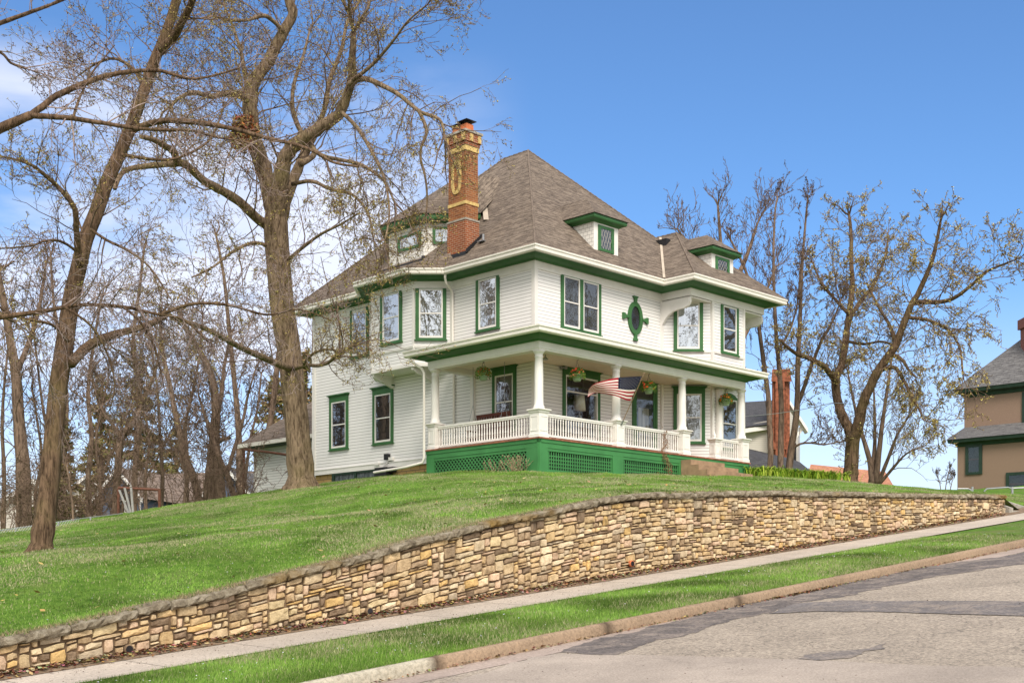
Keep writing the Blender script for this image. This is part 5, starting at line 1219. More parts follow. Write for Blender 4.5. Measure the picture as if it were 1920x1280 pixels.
A7b = LB([(336,306),(300,309),(278,311),(250,315),(232,322),(222,336),(215,354)], Yb-3.4, Yb-4.6, 13, 8)
A7c = LB([(333,304),(325,285),(313,276),(290,263),(264,256)], Yb-3.5, Yb-5.5, 15, 8)
A8 = LB([(468,188),(445,178),(430,174),(405,180),(390,181),(370,174),(354,175),(335,185),(322,197)], Yb-1, Yb-4, 13, 6)
A9 = LB([(532,60),(515,42),(497,30),(480,33),(462,38),(430,38),(400,30)], Yb-1.3, Yb-3, 9, 4)
A10 = LB([(470,230),(458,205),(461,160),(455,110),(440,60),(420,10)], Yb-1, Yb+2.5, 9, 4)
A11 = LB([(575,262),(600,290),(640,300),(680,310),(720,340),(740,380)], Yb-1.2, Yb-4.5, 9, 4)
A12 = LB([(548,345),(585,340),(620,355),(660,365),(690,400),(700,450)], Yb-.5, Yb-4, 8, 3)
A13 = LB([(562,308),(590,285),(560,240),(548,195),(553,150),(570,100),(580,60)], Yb-.5, Yb+3, 12, 4)
A14 = LB([(640,210),(670,240),(700,290),(722,340),(730,400),(722,450)], Yb-2.2, Yb-5.5, 8, 3)
A15 = LB([(545,690),(520,682),(500,673),(449,650),(398,622),(351,603),(322,597)], Yb-.5, Yb-9, 14, 7)
A16 = LB([(553,690),(575,685),(598,685),(615,680),(628,669),(637,662)], Yb-.6, Yb-4.5, 9, 5, sides=7)
A17 = LB([(570,683),(580,668),(600,657),(620,655),(637,662)], Yb-1.8, Yb-4.4, 6, 4, sides=6)
A18 = LB([(525,500),(560,470),(600,440),(640,420),(672,400)], Yb, Yb-4.5, 8, 3)
A19 = LB([(520,470),(480,455),(440,470),(400,500),(360,520)], Yb, Yb-5, 8, 3)
for (S, r), n, L_, lev, dr, up in ((A1,26,3.0,3,.25,.35),(A2,20,2.6,3,.2,.5),(A3b,16,2.6,3,.2,.4),(A4,16,2.2,3,.8,-.1),(A5,9,1.3,2,.5,.0),(A6,14,2.0,3,.3,.4),(A7,13,2.6,3,.4,.3),(A7b,5,1.6,2,.4,.3),(A7c,9,2.0,2,.3,.4),
                               (A8,13,2.4,3,.4,.3),(A9,12,2.4,3,.5,.2),(A10,14,2.6,3,.3,.3),(A11,13,2.2,3,1.0,-.2),(A12,10,2.0,3,.9,-.2),(A13,14,2.4,3,.3,.4),(A14,11,2.0,3,1.0,-.2),(A15,14,2.0,3,.5,.4),(A16,10,1.7,2,.1,.5),(A17,8,1.6,2,.1,.5),(A18,12,2.2,3,.8,0),(A19,12,2.0,3,.6,.1)):
    T.sprout(S, r, n, L_, lev, dr, up, u0=.12, kids=4)
for (S, r) in (A1, A2, A3b, A4, A5, A6, A10, A13, A9, A8, A14, A12, A11): T.tip(S, r, 1.6, 3, .4, .2)
T.sprout(*limb_px([(560,800),(545,640),(525,500),(517,400)], Yb, Yb-.5, 60, 50), 22, 1.2, 2, 0.1, .5, u0=.25)
T.sprout(A16[0], A16[1], 8, 2.2, 3, .15, .1, dirv=Vector((.7,-.3,-.1)), u0=.4); T.tip(A16[0], A16[1], 2.4, 3, .2, .2, m=4)
T.done()
# --- drey in its fork
np_ = P(461, 252, Yb-1.6); m = MB(); rr = random.Random(3)
for k in range(900):
    a = Vector((rr.gauss(0,1), rr.gauss(0,1), rr.gauss(0,1))); a = a.normalized()*rr.random()**.4; c = np_+Vector((a.x*.46, a.y*.40-.3, a.z*.55-(.25 if rr.random() < .25 else 0)))
    u = Vector((rr.uniform(-1,1), rr.uniform(-1,1), rr.uniform(-1,.5))).normalized()*rr.uniform(.05,.12); v = u.orthogonal().normalized()*rr.uniform(.02,.045); m.face([c-u, c-v, c+u, c+v], None, tuple(x*rr.uniform(.5,1.2) for x in rr.choice([(.42,.20,.08),(.52,.30,.13),(.25,.12,.06)])))
for k in range(90):
    a = Vector((rr.gauss(0,1), rr.gauss(0,1), rr.gauss(0,1))).normalized(); c = np_+a*.33; d = a.orthogonal()*.4+Vector((rr.gauss(0,.3),)*3); m.tube([c-d*.8, c+d*.8], .009, 3, (.12,.08,.05))
tagit(m.build('leaf_nest', M['litter']), 'ragged brown squirrel nest of dead leaves wedged high in the forked tree', 'nest')
# --- 2 leaning tree at the far left
Y2 = 25.0; bp = P(75, 1036, Y2)
T = Tree('leaning_tree', 'tall tree leaning right with dark brown bark at the left of the lawn', 'tree', bp, 33, budcol=BUD_OLIVE, buds=.6, bm='bark2', budsize=(.017, .036), minr=.0035)
big = []
S, r = limb_px([(76,1036),(83,985),(90,930),(97,860),(104,780),(110,720),(122,640),(134,560),(148,500),(161,448),(182,395),(201,340),(228,280),(251,222),(270,170),(287,121),(300,90),(313,58),(331,0),(345,-60)], Y2, Y2+2, 39, 16)
T.fluted(S, r, 24, .04); T.trunkbase(S, r, 1.6, .7, 32); B0 = (S, r)
B1 = LB([(300,95),(325,70),(342,40),(358,9),(370,-30)], Y2+1.7, Y2+.5, 17, 12)
B2 = LB([(120,650),(133,681),(164,650),(190,636),(219,626),(273,611),(300,598),(312,590)][1:], Y2+.3, Y2+4, 20, 10)
B3 = LB([(251,244),(278,233),(313,226),(345,228),(380,231),(440,242),(493,257),(560,273),(600,290),(627,305),(672,313)], Y2+1, Y2-1.0, 12, 4)
B4 = LB([(150,500),(145,460),(143,425),(140,392),(122,365),(103,345),(80,325),(58,309),(20,297),(-20,290)], Y2+.5, Y2-1.5, 14, 3)
B5 = LB([(148,475),(125,458),(103,450),(80,453),(58,461),(0,466)], Y2+.4, Y2-2, 6, 2.5, sides=7)
B6 = LB([(270,165),(250,130),(215,110),(180,120),(150,140)], Y2+1.5, Y2+3, 8, 3, sides=7)
B7 = LB([(170,430),(200,450),(240,470),(280,500),(320,560)], Y2+.8, Y2-.5, 6, 2.5, sides=7)
B8 = LB([(228,290),(300,300),(350,290),(395,260),(420,200)], Y2+1, Y2+2.5, 7, 3, sides=7)
B9 = LB([(128,640),(100,610),(60,600),(20,590),(-20,560)], Y2+.2, Y2-1.5, 7, 3, sides=7)
for (S, r), n, L_, lev, dr, up in ((B0,26,1.9,3,.3,.3),(B1,10,1.6,3,.3,.3),(B2,22,1.7,3,.6,.1),(B3,20,1.4,2,.3,.3),(B4,16,1.4,3,.2,.5),(B5,10,1.2,2,.2,.4),(B6,12,1.5,3,.3,.4),(B7,12,1.3,3,.6,0),(B8,12,1.4,3,.4,.3),(B9,12,1.3,3,.5,.2)):
    T.sprout(S, r, n, L_, lev, dr, up, u0=.15 if n < 26 else .42)
for (S, r) in (B1, B4, B6, B8): T.tip(S, r, 1.4, 3, .3, .3)
T.done()
# --- overhanging pale branches in the foreground from a tree outside the frame
Y3 = 17.0
T = Tree('overhanging_branch', 'long pale branch reaching in from the left edge high over the lawn', 'branch', P(-260, 330, Y3), 44, budcol=BUD_RED, buds=.5, bm='bark2', tm='twiggrey', budsize=(.015, .032), minr=.003)
big = []
C0 = LB([(-260,330),(-120,280),(-30,256),(0,241),(58,216)], Y3, Y3+.3, 26, 16)
C1 = LB([(55,217),(80,200),(107,179),(170,152),(224,137),(291,132),(325,140),(358,148),(400,142),(448,128)], Y3+.3, Y3+1.6, 13, 3)
C2 = LB([(58,217),(95,219),(134,222),(193,231),(251,240),(313,244),(360,245),(400,256),(448,264),(470,270)], Y3+.3, Y3-.8, 11, 3)
C3 = LB([(137,222),(145,195),(158,165),(170,140),(190,115),(215,85)], Y3+.4, Y3+1.2, 6, 2, sides=6)
for S_, n, L_, lev, dr, up in ((C1,18,1.0,2,.2,.4),(C2,16,1.0,2,.6,.1),(C3,8,.8,2,.2,.4)): T.sprout(S_[0], S_[1], n, L_, lev, dr, up)
T.tip(C1[0], C1[1], .9, 2); T.tip(C2[0], C2[1], .9, 2); T.done()
T = Tree('overhanging_branch', 'bare branch tip poking in at the very top left corner', 'branch', P(-200, 130, 15), 45, budcol=BUD_RED, buds=.2, bm='bark2', tm='twiggrey', budsize=(.012, .025), minr=.003); big = []
C4 = LB([(-200,130),(-60,70),(0,44),(60,22),(118,0),(150,-20)], 15, 15.3, 14, 4); C5 = LB([(20,36),(50,24),(75,18),(120,-5)], 15.1, 15.5, 5, 3, sides=6); T.sprout(C4[0], C4[1], 6, .7, 1, .1, .3); T.done()
T = Tree('overhanging_branch', 'thin branch drooping in at the left edge above the clouds', 'branch', P(-150, 60, 18), 46, budcol=BUD_RED, buds=.4, bm='bark2', tm='twiggrey', budsize=(.015, .03), minr=.003); big = []
C6 = LB([(-150,60),(-60,75),(0,98),(20,118),(45,128)], 18, 18.4, 9, 4); T.sprout(C6[0], C6[1], 8, .9, 2, .5, .1); T.tip(C6[0], C6[1], 1.0, 2, .5, .1); T.done()
# dense drooping pale twigs in the middle left
T = Tree('overhanging_branch', 'mass of drooping pale grey twigs hanging in front of the leaning tree', 'branch', P(-120, 640, 20.5), 47, budcol=BUD_BROWN, buds=.35, bm='bark2', tm='twiggrey', budsize=(.012, .028), minr=.0032); big = []
D0 = LB([(-120,640),(-20,600),(70,585),(150,572),(230,575),(290,588),(345,600),(390,640)], 20.5, 21.5, 12, 4)
D1 = LB([(230,575),(260,600),(285,640),(300,690),(310,740)], 21, 21.6, 6, 2, sides=6)
D2 = LB([(120,575),(170,610),(200,660),(215,720),(205,770)], 20.8, 21, 6, 2, sides=6)
D3 = LB([(300,590),(360,570),(430,572),(500,590),(560,580),(620,600)], 21.3, 22.5, 7, 2, sides=6)
for S_, n, L_, dr in ((D0,30,1.5,.8),(D1,14,.9,1.0),(D2,14,.9,1.0),(D3,18,1.2,.5)): T.sprout(S_[0], S_[1], n, L_, 3, dr, 0.05)
T.done()
# --- 3 trees right of the house
Y4 = 50.0
T = Tree('budding_tree', 'broad tree with V shaped fork and green gold buds right of the house', 'tree', P(1594, 903, Y4), 55, budcol=[(0.55,0.44,0.13),(0.46,0.36,0.11),(0.62,0.54,0.19),(0.24,0.16,0.07)], buds=.65, bm='bark2', budsize=(.034, .07), minr=.008); big = []
S, r = limb_px([(1594,906),(1596,870),(1598,836),(1602,812)], Y4, Y4, 26, 24); T.fluted(S, r, 18, .04); T.trunkbase(S, r, 1.5, .6, 24)
E1 = LB([(1600,830),(1590,800),(1583,787),(1572,758),(1567,714),(1579,679),(1588,619),(1594,578),(1598,530),(1596,487),(1596,440),(1592,403)], Y4, Y4+2, 20, 5)
E2 = LB([(1600,825),(1610,792),(1616,765),(1622,745),(1638,711),(1650,690),(1662,673),(1680,646),(1688,625),(1697,600),(1712,565),(1720,553),(1735,520),(1748,488),(1757,450),(1763,417)], Y4, Y4-3, 22, 5)
E3 = LB([(1712,568),(1735,566),(1760,566),(1786,560),(1815,540),(1847,511),(1875,498),(1903,487)], Y4-1.6, Y4-5, 10, 3)
E4 = LB([(1568,716),(1561,706),(1546,688),(1530,678),(1514,670),(1497,665),(1478,652),(1463,637)], Y4+.2, Y4-2, 13, 5)
E5 = LB([(1668,665),(1682,668),(1695,679),(1705,695),(1718,708)], Y4-1, Y4-3, 9, 3, sides=7)
E6 = LB([(1648,695),(1674,688),(1685,697),(1695,714),(1705,735),(1712,750),(1724,768),(1730,786)], Y4-.8, Y4-4, 9, 3, sides=7)
E7 = LB([(1590,600),(1610,570),(1640,530),(1660,480),(1665,440)], Y4+1, Y4+4, 9, 3)
E8 = LB([(1680,646),(1668,610),(1650,580),(1640,560),(1625,530)], Y4-1, Y4+2, 8, 3)
E9 = LB([(1592,590),(1565,560),(1540,530),(1525,495)], Y4+1, Y4+2, 7, 3)
E10 = LB([(1700,595),(1740,600),(1780,620),(1800,655),(1805,700)], Y4-1.6, Y4-5, 7, 3)
E11 = LB([(1590,640),(1620,645),(1650,640),(1672,645)], Y4+1, Y4-.5, 6, 4, sides=6)
for (S, r), n, L_, lev, dr, up in ((E1,24,2.2,3,.2,.3),(E2,24,2.2,3,.2,.3),(E3,16,2.0,3,.4,.2),(E4,12,2.0,3,.2,.4),(E5,8,1.8,3,.9,-.1),(E6,12,1.9,3,1.0,-.2),(E7,14,2.4,3,.2,.4),(E8,12,2.0,3,.2,.4),(E9,12,2.0,3,.2,.4),(E10,14,2.2,3,.9,-.1),(E11,5,1.6,2,.2,.3)):
    T.sprout(S, r, n, L_, lev, dr, up, u0=.25 if n >= 24 else .1)
for (S, r) in (E1, E2, E7, E9): T.tip(S, r, .8, 2, .3, .2)
for (S, r) in (E3, E10, E6): T.tip(S, r, 1.6, 3, .3, .2)
T.sprout(*limb_px([(1594,900),(1600,830)], Y4, Y4, 20, 20), 8, 1.2, 2, .2, .3); T.done()
def stems(name, label, cat, base_px, Y, list_, seed, buds, bs, n=14, L_=1.6, lev=3, bm='bark3', tm='twig', bc=BUD_BROWN, up=.9, minr=.007, group=None):
    global T, big
    T = Tree(name, label, cat, P(base_px[0], base_px[1], Y), seed, group, budcol=bc, buds=buds, bm=bm, tm=tm, budsize=bs, minr=minr); big = []
    for pts, w0, w1, dy in list_:
        S, r = LB(pts, Y, Y+dy, w0, w1, .03, 9); T.sprout(S, r, n, L_, lev, .1, up, u0=.28, kids=3, out=.6); T.tip(S, r, L_*.4, 2, .1, up)
    return T.done()
stems('young_tree', 'thin straight tree nearest the house corner at its right end, forking low', 'tree', (1443,888), 49,
      [([(1443,890),(1445,850),(1443,800),(1440,740),(1432,680),(1424,620),(1418,570),(1395,500),(1370,450)], 12, 4, 1)], 61, .45, (.03,.06), 16, 1.5)
stems('young_tree', 'slender straight tree in the middle of the three right of the porch', 'tree', (1463,888), 50,
      [([(1463,890),(1464,830),(1465,760),(1461,690),(1456,640),(1452,560),(1450,480),(1453,400),(1458,370)], 12, 3, 1), ([(1458,660),(1480,620),(1495,570),(1500,500)], 5, 2, -1)], 62, .45, (.03,.06), 17, 1.5)
stems('young_tree', 'tall straight tree rightmost of the three right of the porch, topping the others', 'tree', (1478,888), 50.5,
      [([(1478,890),(1484,840),(1492,790),(1495,750),(1496,680),(1500,600),(1504,500),(1510,420),(1514,375)], 14, 3, -1), ([(1494,762),(1508,725),(1520,690),(1540,640),(1562,600),(1578,560)], 9, 3, -1.5), ([(1479,845),(1500,832),(1520,830),(1545,833),(1570,828)], 5, 2, -1)], 63, .45, (.03,.06), 17, 1.5)
stems('multi_stem_tree', 'shrubby many stemmed tree behind the V forked tree', 'tree', (1640,908), 55,
      [([(1636,908),(1630,860),(1612,800),(1600,750),(1590,700)], 12, 3, 1), ([(1642,908),(1648,850),(1655,790),(1665,720),(1675,650)], 12, 3, 0), ([(1646,908),(1665,860),(1685,810),(1712,770)], 9, 3, -1), ([(1632,908),(1640,840),(1640,780),(1638,720)], 10, 3, 1), ([(1648,908),(1672,880),(1700,850),(1735,835)], 7, 2, -1)], 64, .5, (.03,.06), 15, 2.0, bc=BUD_OLIVE, up=.5)
stems('bare_tree', 'bare spreading treetop rising behind the roof of the house', 'tree', (1385,900), 66,
      [([(1385,900),(1380,760),(1372,640),(1358,520),(1350,440),(1346,385)], 24, 4, 0), ([(1372,640),(1340,540),(1300,470),(1270,430)], 12, 3, -2), ([(1365,560),(1400,480),(1420,420),(1430,400)], 12, 3, 2), ([(1380,660),(1430,560),(1455,500)], 11, 3, 1)], 65, .3, (.03,.06), 18, 2.4, minr=.011)
stems('low_shrub', 'thin bare shrub on the skyline left of the brown house', 'shrub', (1770,925), 50,
      [([(1765,925),(1762,905),(1758,890)], 2, 1, 0), ([(1772,925),(1775,900),(1780,880)], 2, 1, 0), ([(1780,925),(1784,908),(1786,895)], 2, 1, 0)], 66, .5, (.02,.04), 6, .5, 2, bc=BUD_BROWN)
# --- woods left of and behind the house
def wood(label, pts_list, Y, seed, n=14, L_=2.2, group='bare trees in the woods at the left', name='bare_tree', minr=.010, lev=3, buds=.3):
    b = pts_list[0][0][0]; return stems(name, label, 'tree', (b[0], b[1]), Y, pts_list, seed, buds, (.03,.06), n, L_, lev, 'bark3', 'twig', BUD_BROWN, .35, minr, group)
wood('stout grey trunk behind the leaning tree at the far left', [([(45,1010),(45,940),(42,860),(35,780),(30,700),(20,640),(8,570),(-5,500)], 32, 10, 0), ([(30,700),(55,640),(75,570),(85,500)], 12, 4, 2)], 48, 71, 18, 2.6)
wood('Y shaped dark tree rising behind the leaning wooden boards', [([(214,975),(218,920),(222,870),(225,828)], 15, 13, 0), ([(225,830),(214,800),(200,782),(190,765),(175,720)], 8, 3, 0), ([(225,830),(245,800),(262,770),(275,735),(290,700),(300,650)], 10, 4, 1)], 44, 72, 12, 1.8)
wood('pale bare sapling curving beside the leaning tree trunk', [([(138,990),(136,950),(130,900),(124,870),(117,840)], 5, 3, 0)], 40, 73, 5, .7)
wood('thick pale double trunk left of the garage', [([(392,945),(397,880),(402,820),(405,760),(395,700),(370,650),(340,600)], 26, 7, 0), ([(415,945),(408,880),(404,830)], 24, 16, 0), ([(402,800),(415,740),(420,690),(430,640)], 12, 4, 2)], 52, 74, 18, 2.4)
wood('dark tree leaning left with a bent trunk near the blue house', [([(375,950),(365,900),(345,850),(332,790),(318,720),(305,660),(300,600)], 16, 5, 0)], 50, 75, 16, 2.2)
wood('forked dark tree just left of the garage pole', [([(440,935),(428,895),(412,860),(400,825),(385,780),(372,740)], 13, 4, 0), ([(425,890),(440,840),(455,790),(465,740),(480,690)], 9, 3, 1)], 49, 76, 14, 2.0)
wood('dark straight trunk rising behind the garage roof', [([(500,880),(503,820),(510,770),(517,710),(524,650),(530,600)], 15, 7, 0)], 62, 77, 14, 2.4)
wood('slim bare tree between the bent tree and the Y shaped tree', [([(300,975),(305,900),(300,820),(296,740),(285,660)], 9, 3, 0)], 56, 78, 16, 2.4)
wood('thin bare tree at the left edge of the picture', [([(5,1020),(8,900),(4,800),(10,700),(22,600)], 10, 3, 0)], 52, 79, 16, 2.4)
wood('spindly bare tree rising between stout trunk and leaning tree', [([(60,1015),(85,930),(95,850),(80,760),(70,680),(60,600)], 8, 3, 0), ([(95,850),(115,780),(128,700)], 5, 2, 0)], 50, 80, 16, 2.2)
wood('bare tree at the right side of the leaning tree, behind it', [([(170,985),(165,900),(172,820),(165,740),(175,650),(190,560)], 12, 4, 0)], 58, 81, 18, 2.6)
wood('slender bare tree above the blue gabled house', [([(345,955),(352,880),(348,800),(362,730),(375,660),(380,590)], 9, 3, 0)], 60, 82, 16, 2.6)
wood('small bare tree beside the rusty pole', [([(455,930),(462,880),(470,820),(482,770),(490,700)], 7, 3, 0)], 58, 83, 12, 2.2)
wood('tall bare tree behind the great tree at its left', [([(450,930),(448,820),(440,720),(430,620),(420,520),(405,440)], 14, 4, 0)], 70, 84, 18, 3.2)
wood('tall bare tree in the gap left of the great tree', [([(250,975),(255,860),(262,740),(250,640),(262,540),(270,470)], 13, 4, 0)], 68, 85, 18, 3.2)
wood('far bare tree above the evergreens at the left', [([(120,990),(118,880),(125,760),(115,660),(100,560),(95,480)], 12, 4, 0)], 66, 86, 18, 3.0)
wood('bare bushy tree left of the Y shaped tree with many fine twigs', [([(185,985),(188,900),(180,830),(192,760),(205,700)], 8, 3, 0), ([(188,900),(210,850),(235,800),(250,750)], 5, 2, 1)], 52, 87, 15, 2.2)
wood('bare bushy tree between Y shaped tree and bent tree', [([(275,975),(272,900),(280,830),(268,760),(255,700)], 8, 3, 0), ([(272,900),(300,850),(325,800)], 5, 2, 1)], 54, 88, 15, 2.2)
wood('bare bushy tree behind the stout grey trunk', [([(70,1005),(66,930),(78,860),(70,790),(60,730)], 8, 3, 0), ([(70,930),(100,880),(120,820)], 5, 2, 1)], 54, 89, 15, 2.2)
wood('twiggy bare tree in front of the brown roofed house', [([(352,960),(350,900),(338,850),(345,800),(360,740)], 7, 3, 0)], 53, 90, 20, 2.4)
# tangled brush at the lawn's far edge
def brush(label, px, y, Y, seed, n=16):
    global T
    T = Tree('brush', label, 'shrub', P(px, y+14, Y), seed, 'tangled brush at the edge of the woods', budcol=BUD_BROWN, buds=.3, bm='bark3', tm='twig', budsize=(.02,.045), minr=.007)
    for k in range(n):
        b_ = P(px+T.r.uniform(-26, 26), y+14, Y+T.r.uniform(-.8,.8)); T.twig(b_, Vector((T.r.gauss(0,.5), T.r.gauss(0,.4), 1)), T.r.uniform(1.4,3.0), .022, 3, .7, .4, 4)
    T.done('stems')
for px, y, Y, lb in ((335,952,47,'right of the rusty pipe frame'),(372,945,48,'in front of the brown roofed blue house'),(20,1000,42,'at the left edge of the lawn'),(150,985,44,'right of the leaning tree base'),(255,968,44,'left of the rusty pipe frame'),(445,930,48,'below the rusty pole by the garage'),(90,992,46,'behind the base of the leaning tree'),(195,978,45,'at the foot of the Y shaped tree')):
    brush('tangle of bare brown brush '+lb, px, y, Y, px+7, 8 if px in (255, 195, 335, 372) else 13)
# evergreens
def evergreen(label, px, ybase, ytop, wpx, Y, seed, tone=1.0):
    rr = random.Random(seed); b_ = P(px, ybase, Y); H_ = (ybase-ytop)/F*Y; W_ = wpx/2/F*Y
    o = thing('evergreen_tree', label, 'tree', b_, 'evergreen trees behind the lawn')
    m = MB(); m.tube([b_, b_+Vector((0,0,H_*.5)), b_+Vector((0,0,H_*.97))], [W_*.09, W_*.06, .02], 8); m.build('trunk', M['bark3'], o, True)
    m = MB(); cols = [(0.20,0.19,0.06),(0.27,0.22,0.09),(0.14,0.14,0.045),(0.32,0.21,0.11)]
    nb = int(46+H_*5)
    for k in range(nb):
        h = (k+rr.random())/nb; h = .06+.93*h; a = rr.random()*6.28; ln = W_*(1-h)**.75*rr.uniform(.55,1.15)+.15
        d = Vector((math.cos(a), math.sin(a), rr.uniform(-.15,.25))); st_ = b_+Vector((0,0,H_*h)); nn = max(16, int(ln*55))
        for q in range(nn):
            u = rr.random()**.6; c = st_+d*ln*u+Vector((rr.gauss(0,.16)*ln*.5, rr.gauss(0,.16)*ln*.5, rr.gauss(0,.10)-.28*u*u*ln*.5))
            v1 = Vector((rr.uniform(-1,1), rr.uniform(-1,1), rr.uniform(-.9,.3))).normalized()*rr.uniform(.10,.26); v2 = v1.orthogonal().normalized()*rr.uniform(.03,.075); cc = rr.choice(cols); g = rr.uniform(.7,1.3)*tone
            m.face([c-v1, c-v2, c+v1, c+v2], None, tuple(x*g for x in cc))
    m.build('crown', M['evergreen'], o)
evergreen('dark evergreen just right of the leaning tree trunk', 190, 985, 700, 130, 88, 1); evergreen('olive brown evergreen behind the Y shaped tree', 262, 975, 665, 150, 92, 2)
evergreen('low evergreen between the leaning tree and stout grey trunk', 110, 995, 760, 110, 60, 3); evergreen('pale olive evergreen peeping between the great tree and the garage', 512, 900, 700, 110, 66, 4, 1.3)
evergreen('evergreen tip showing between the great tree and house wall', 575, 900, 655, 70, 62, 5, 1.1); evergreen('dark low evergreen above the blue house roof', 330, 960, 800, 120, 108, 6)
# trees across the street behind the viewer, mirrored in the windows
T = Tree('street_tree', 'bare tree across the street from the house', 'tree', Vector((14,-16,-2.5)), 91, 'bare trees across the street', budcol=BUD_BROWN, buds=.3, bm='bark3', budsize=(.05,.09), minr=.02); T.minr = .02
S = [Vector((14,-16,-2.5)), Vector((14.1,-16,1.5)), Vector((14.3,-16.2,4.5)), Vector((14,-16,9)), Vector((14.3,-15.8,15))]; r = [.42,.34,.3,.2,.05]; T.limb(S, r, 10)
T.sprout(S, r, 26, 6.0, 3, .2, .5, u0=.25, kids=4); st0 = T.done(); st0.scale = (1.6,)*3
for k, (x, y, z, a, sc__) in enumerate(((46,37,3.6,1.2,1.0),(3,-22,-3.2,2.2,1.7),(40,31,2.8,3.3,.9),(-13,-22,-4,4.1,1.7),(54,46,4.5,5,1.1),(27,-17,-1,.5,1.6),(-27,43,-1.5,2.9,1.0),(-36,41,-2.5,.9,1.15),(-31,49,-1.5,4.4,1.1))):
    c = copy_tree(st0); c.location = (x, y, z); c.rotation_euler = (0, 0, a); c.scale = (sc__,)*3; c['label'] = 'bare tree out of the frame, '+('uphill of the viewer, second from the top','behind the viewer to the left','uphill of the viewer, third from the top','farthest down the hill','at the very top of the hill','just uphill of the viewer','nearest outside the left edge','farthest outside the left edge','beyond the left edge behind the nearest')[k]

# ================================================================ OTHER BUILDINGS AND SMALL THINGS
# garage behind the great tree
ga = thing('garage', 'small white clapboard garage with brown shingle roof behind the great tree', 'garage', P(480, 925, 56))
gt, gw1 = 31.2, onT(479, 31.2); gw0 = gw1-5.2; gz = zof(838, gt, gw1); 
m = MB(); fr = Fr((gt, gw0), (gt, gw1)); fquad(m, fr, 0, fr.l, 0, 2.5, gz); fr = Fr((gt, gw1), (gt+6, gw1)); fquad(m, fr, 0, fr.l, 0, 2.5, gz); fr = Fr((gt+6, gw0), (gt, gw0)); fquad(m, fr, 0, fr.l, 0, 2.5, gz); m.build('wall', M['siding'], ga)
m = MB(); m.box(gt-.06, gt+.06, gw1-.10, gw1+.05, 2.5, gz-.002); m.build('corner_board', M['trim'], ga)
m = MB(); m.box(gt-.5, gt-.002, gw0, gw1+.45, gz-.09, gz+.02); m.build('eave', M['dkgreen'], ga)
m = MB(); m.box(gt-.62, gt-.5, gw0, gw1+.5, gz-.06, gz+.10); m.build('gutter', M['gutter'], ga)
m = MB(); q = gz+.10; mid = gt+3.2; roofpoly(m, [TW(gt-.6,gw1+.5,q), TW(gt-.6,gw0,q), TW(mid,gw0,q+2.9), TW(mid,gw1-2.4,q+2.9)]); roofpoly(m, [TW(gt+6.8,gw1+.5,q), TW(gt-.6,gw1+.5,q), TW(mid,gw1-2.4,q+2.9)]); m.build('roof', M['roof'], ga)
# rusty clothes pole
cl = thing('clothes_pole', 'rusty pipe clothes pole with horizontal arm in front of the garage', 'pole', P(457, 932, 50))
m = MB(); m.tube([P(457,935,50), P(457,843,50)], .06, 8); m.build('post', M['rust'], cl); m = MB(); m.tube([P(453,842,50), P(500,847,50.3), P(536,852,50.6)], .05, 8); m.build('arm', M['rust'], cl)
# pipe frame and boards
M['board'] = simple('weathered_board', (0.24, 0.235, 0.22), 0.8, 0.2, 6)
pf = thing('pipe_frame', 'rusty brown pipe frame standing at the far edge of the lawn', 'frame', P(270, 965, 41.5))
m = MB(); m.tube([P(222,914,41.5), P(299,918,41.5)], .045, 8); m.build('crossbar', M['rust'], pf)
for px in (299, 222): m = MB(); m.tube([P(px,970,41.5), P(px,916,41.5)], .05, 8); m.build('post', M['rust'], pf)
for k, (a, b) in enumerate((((224,918),(242,963)),((234,914),(246,963)),((246,913),(250,963)))):
    m = MB(); pa, pb = P(a[0],a[1],41.2), P(b[0],b[1],41.0); m.prism([pa+Vector((-.035,0,0)), pa+Vector((.035,0,0)), pb+Vector((.035,0,0)), pb+Vector((-.035,0,0))], Vector((0,-.03,0)))
    tagit(m.build('board', M['board']), ('leftmost pale board, most tilted, leaning on the rusty pipe frame','middle pale board leaning on the rusty pipe frame','upright rightmost pale board against the rusty pipe frame')[k], 'board', 'pale boards leaning on the pipe frame')
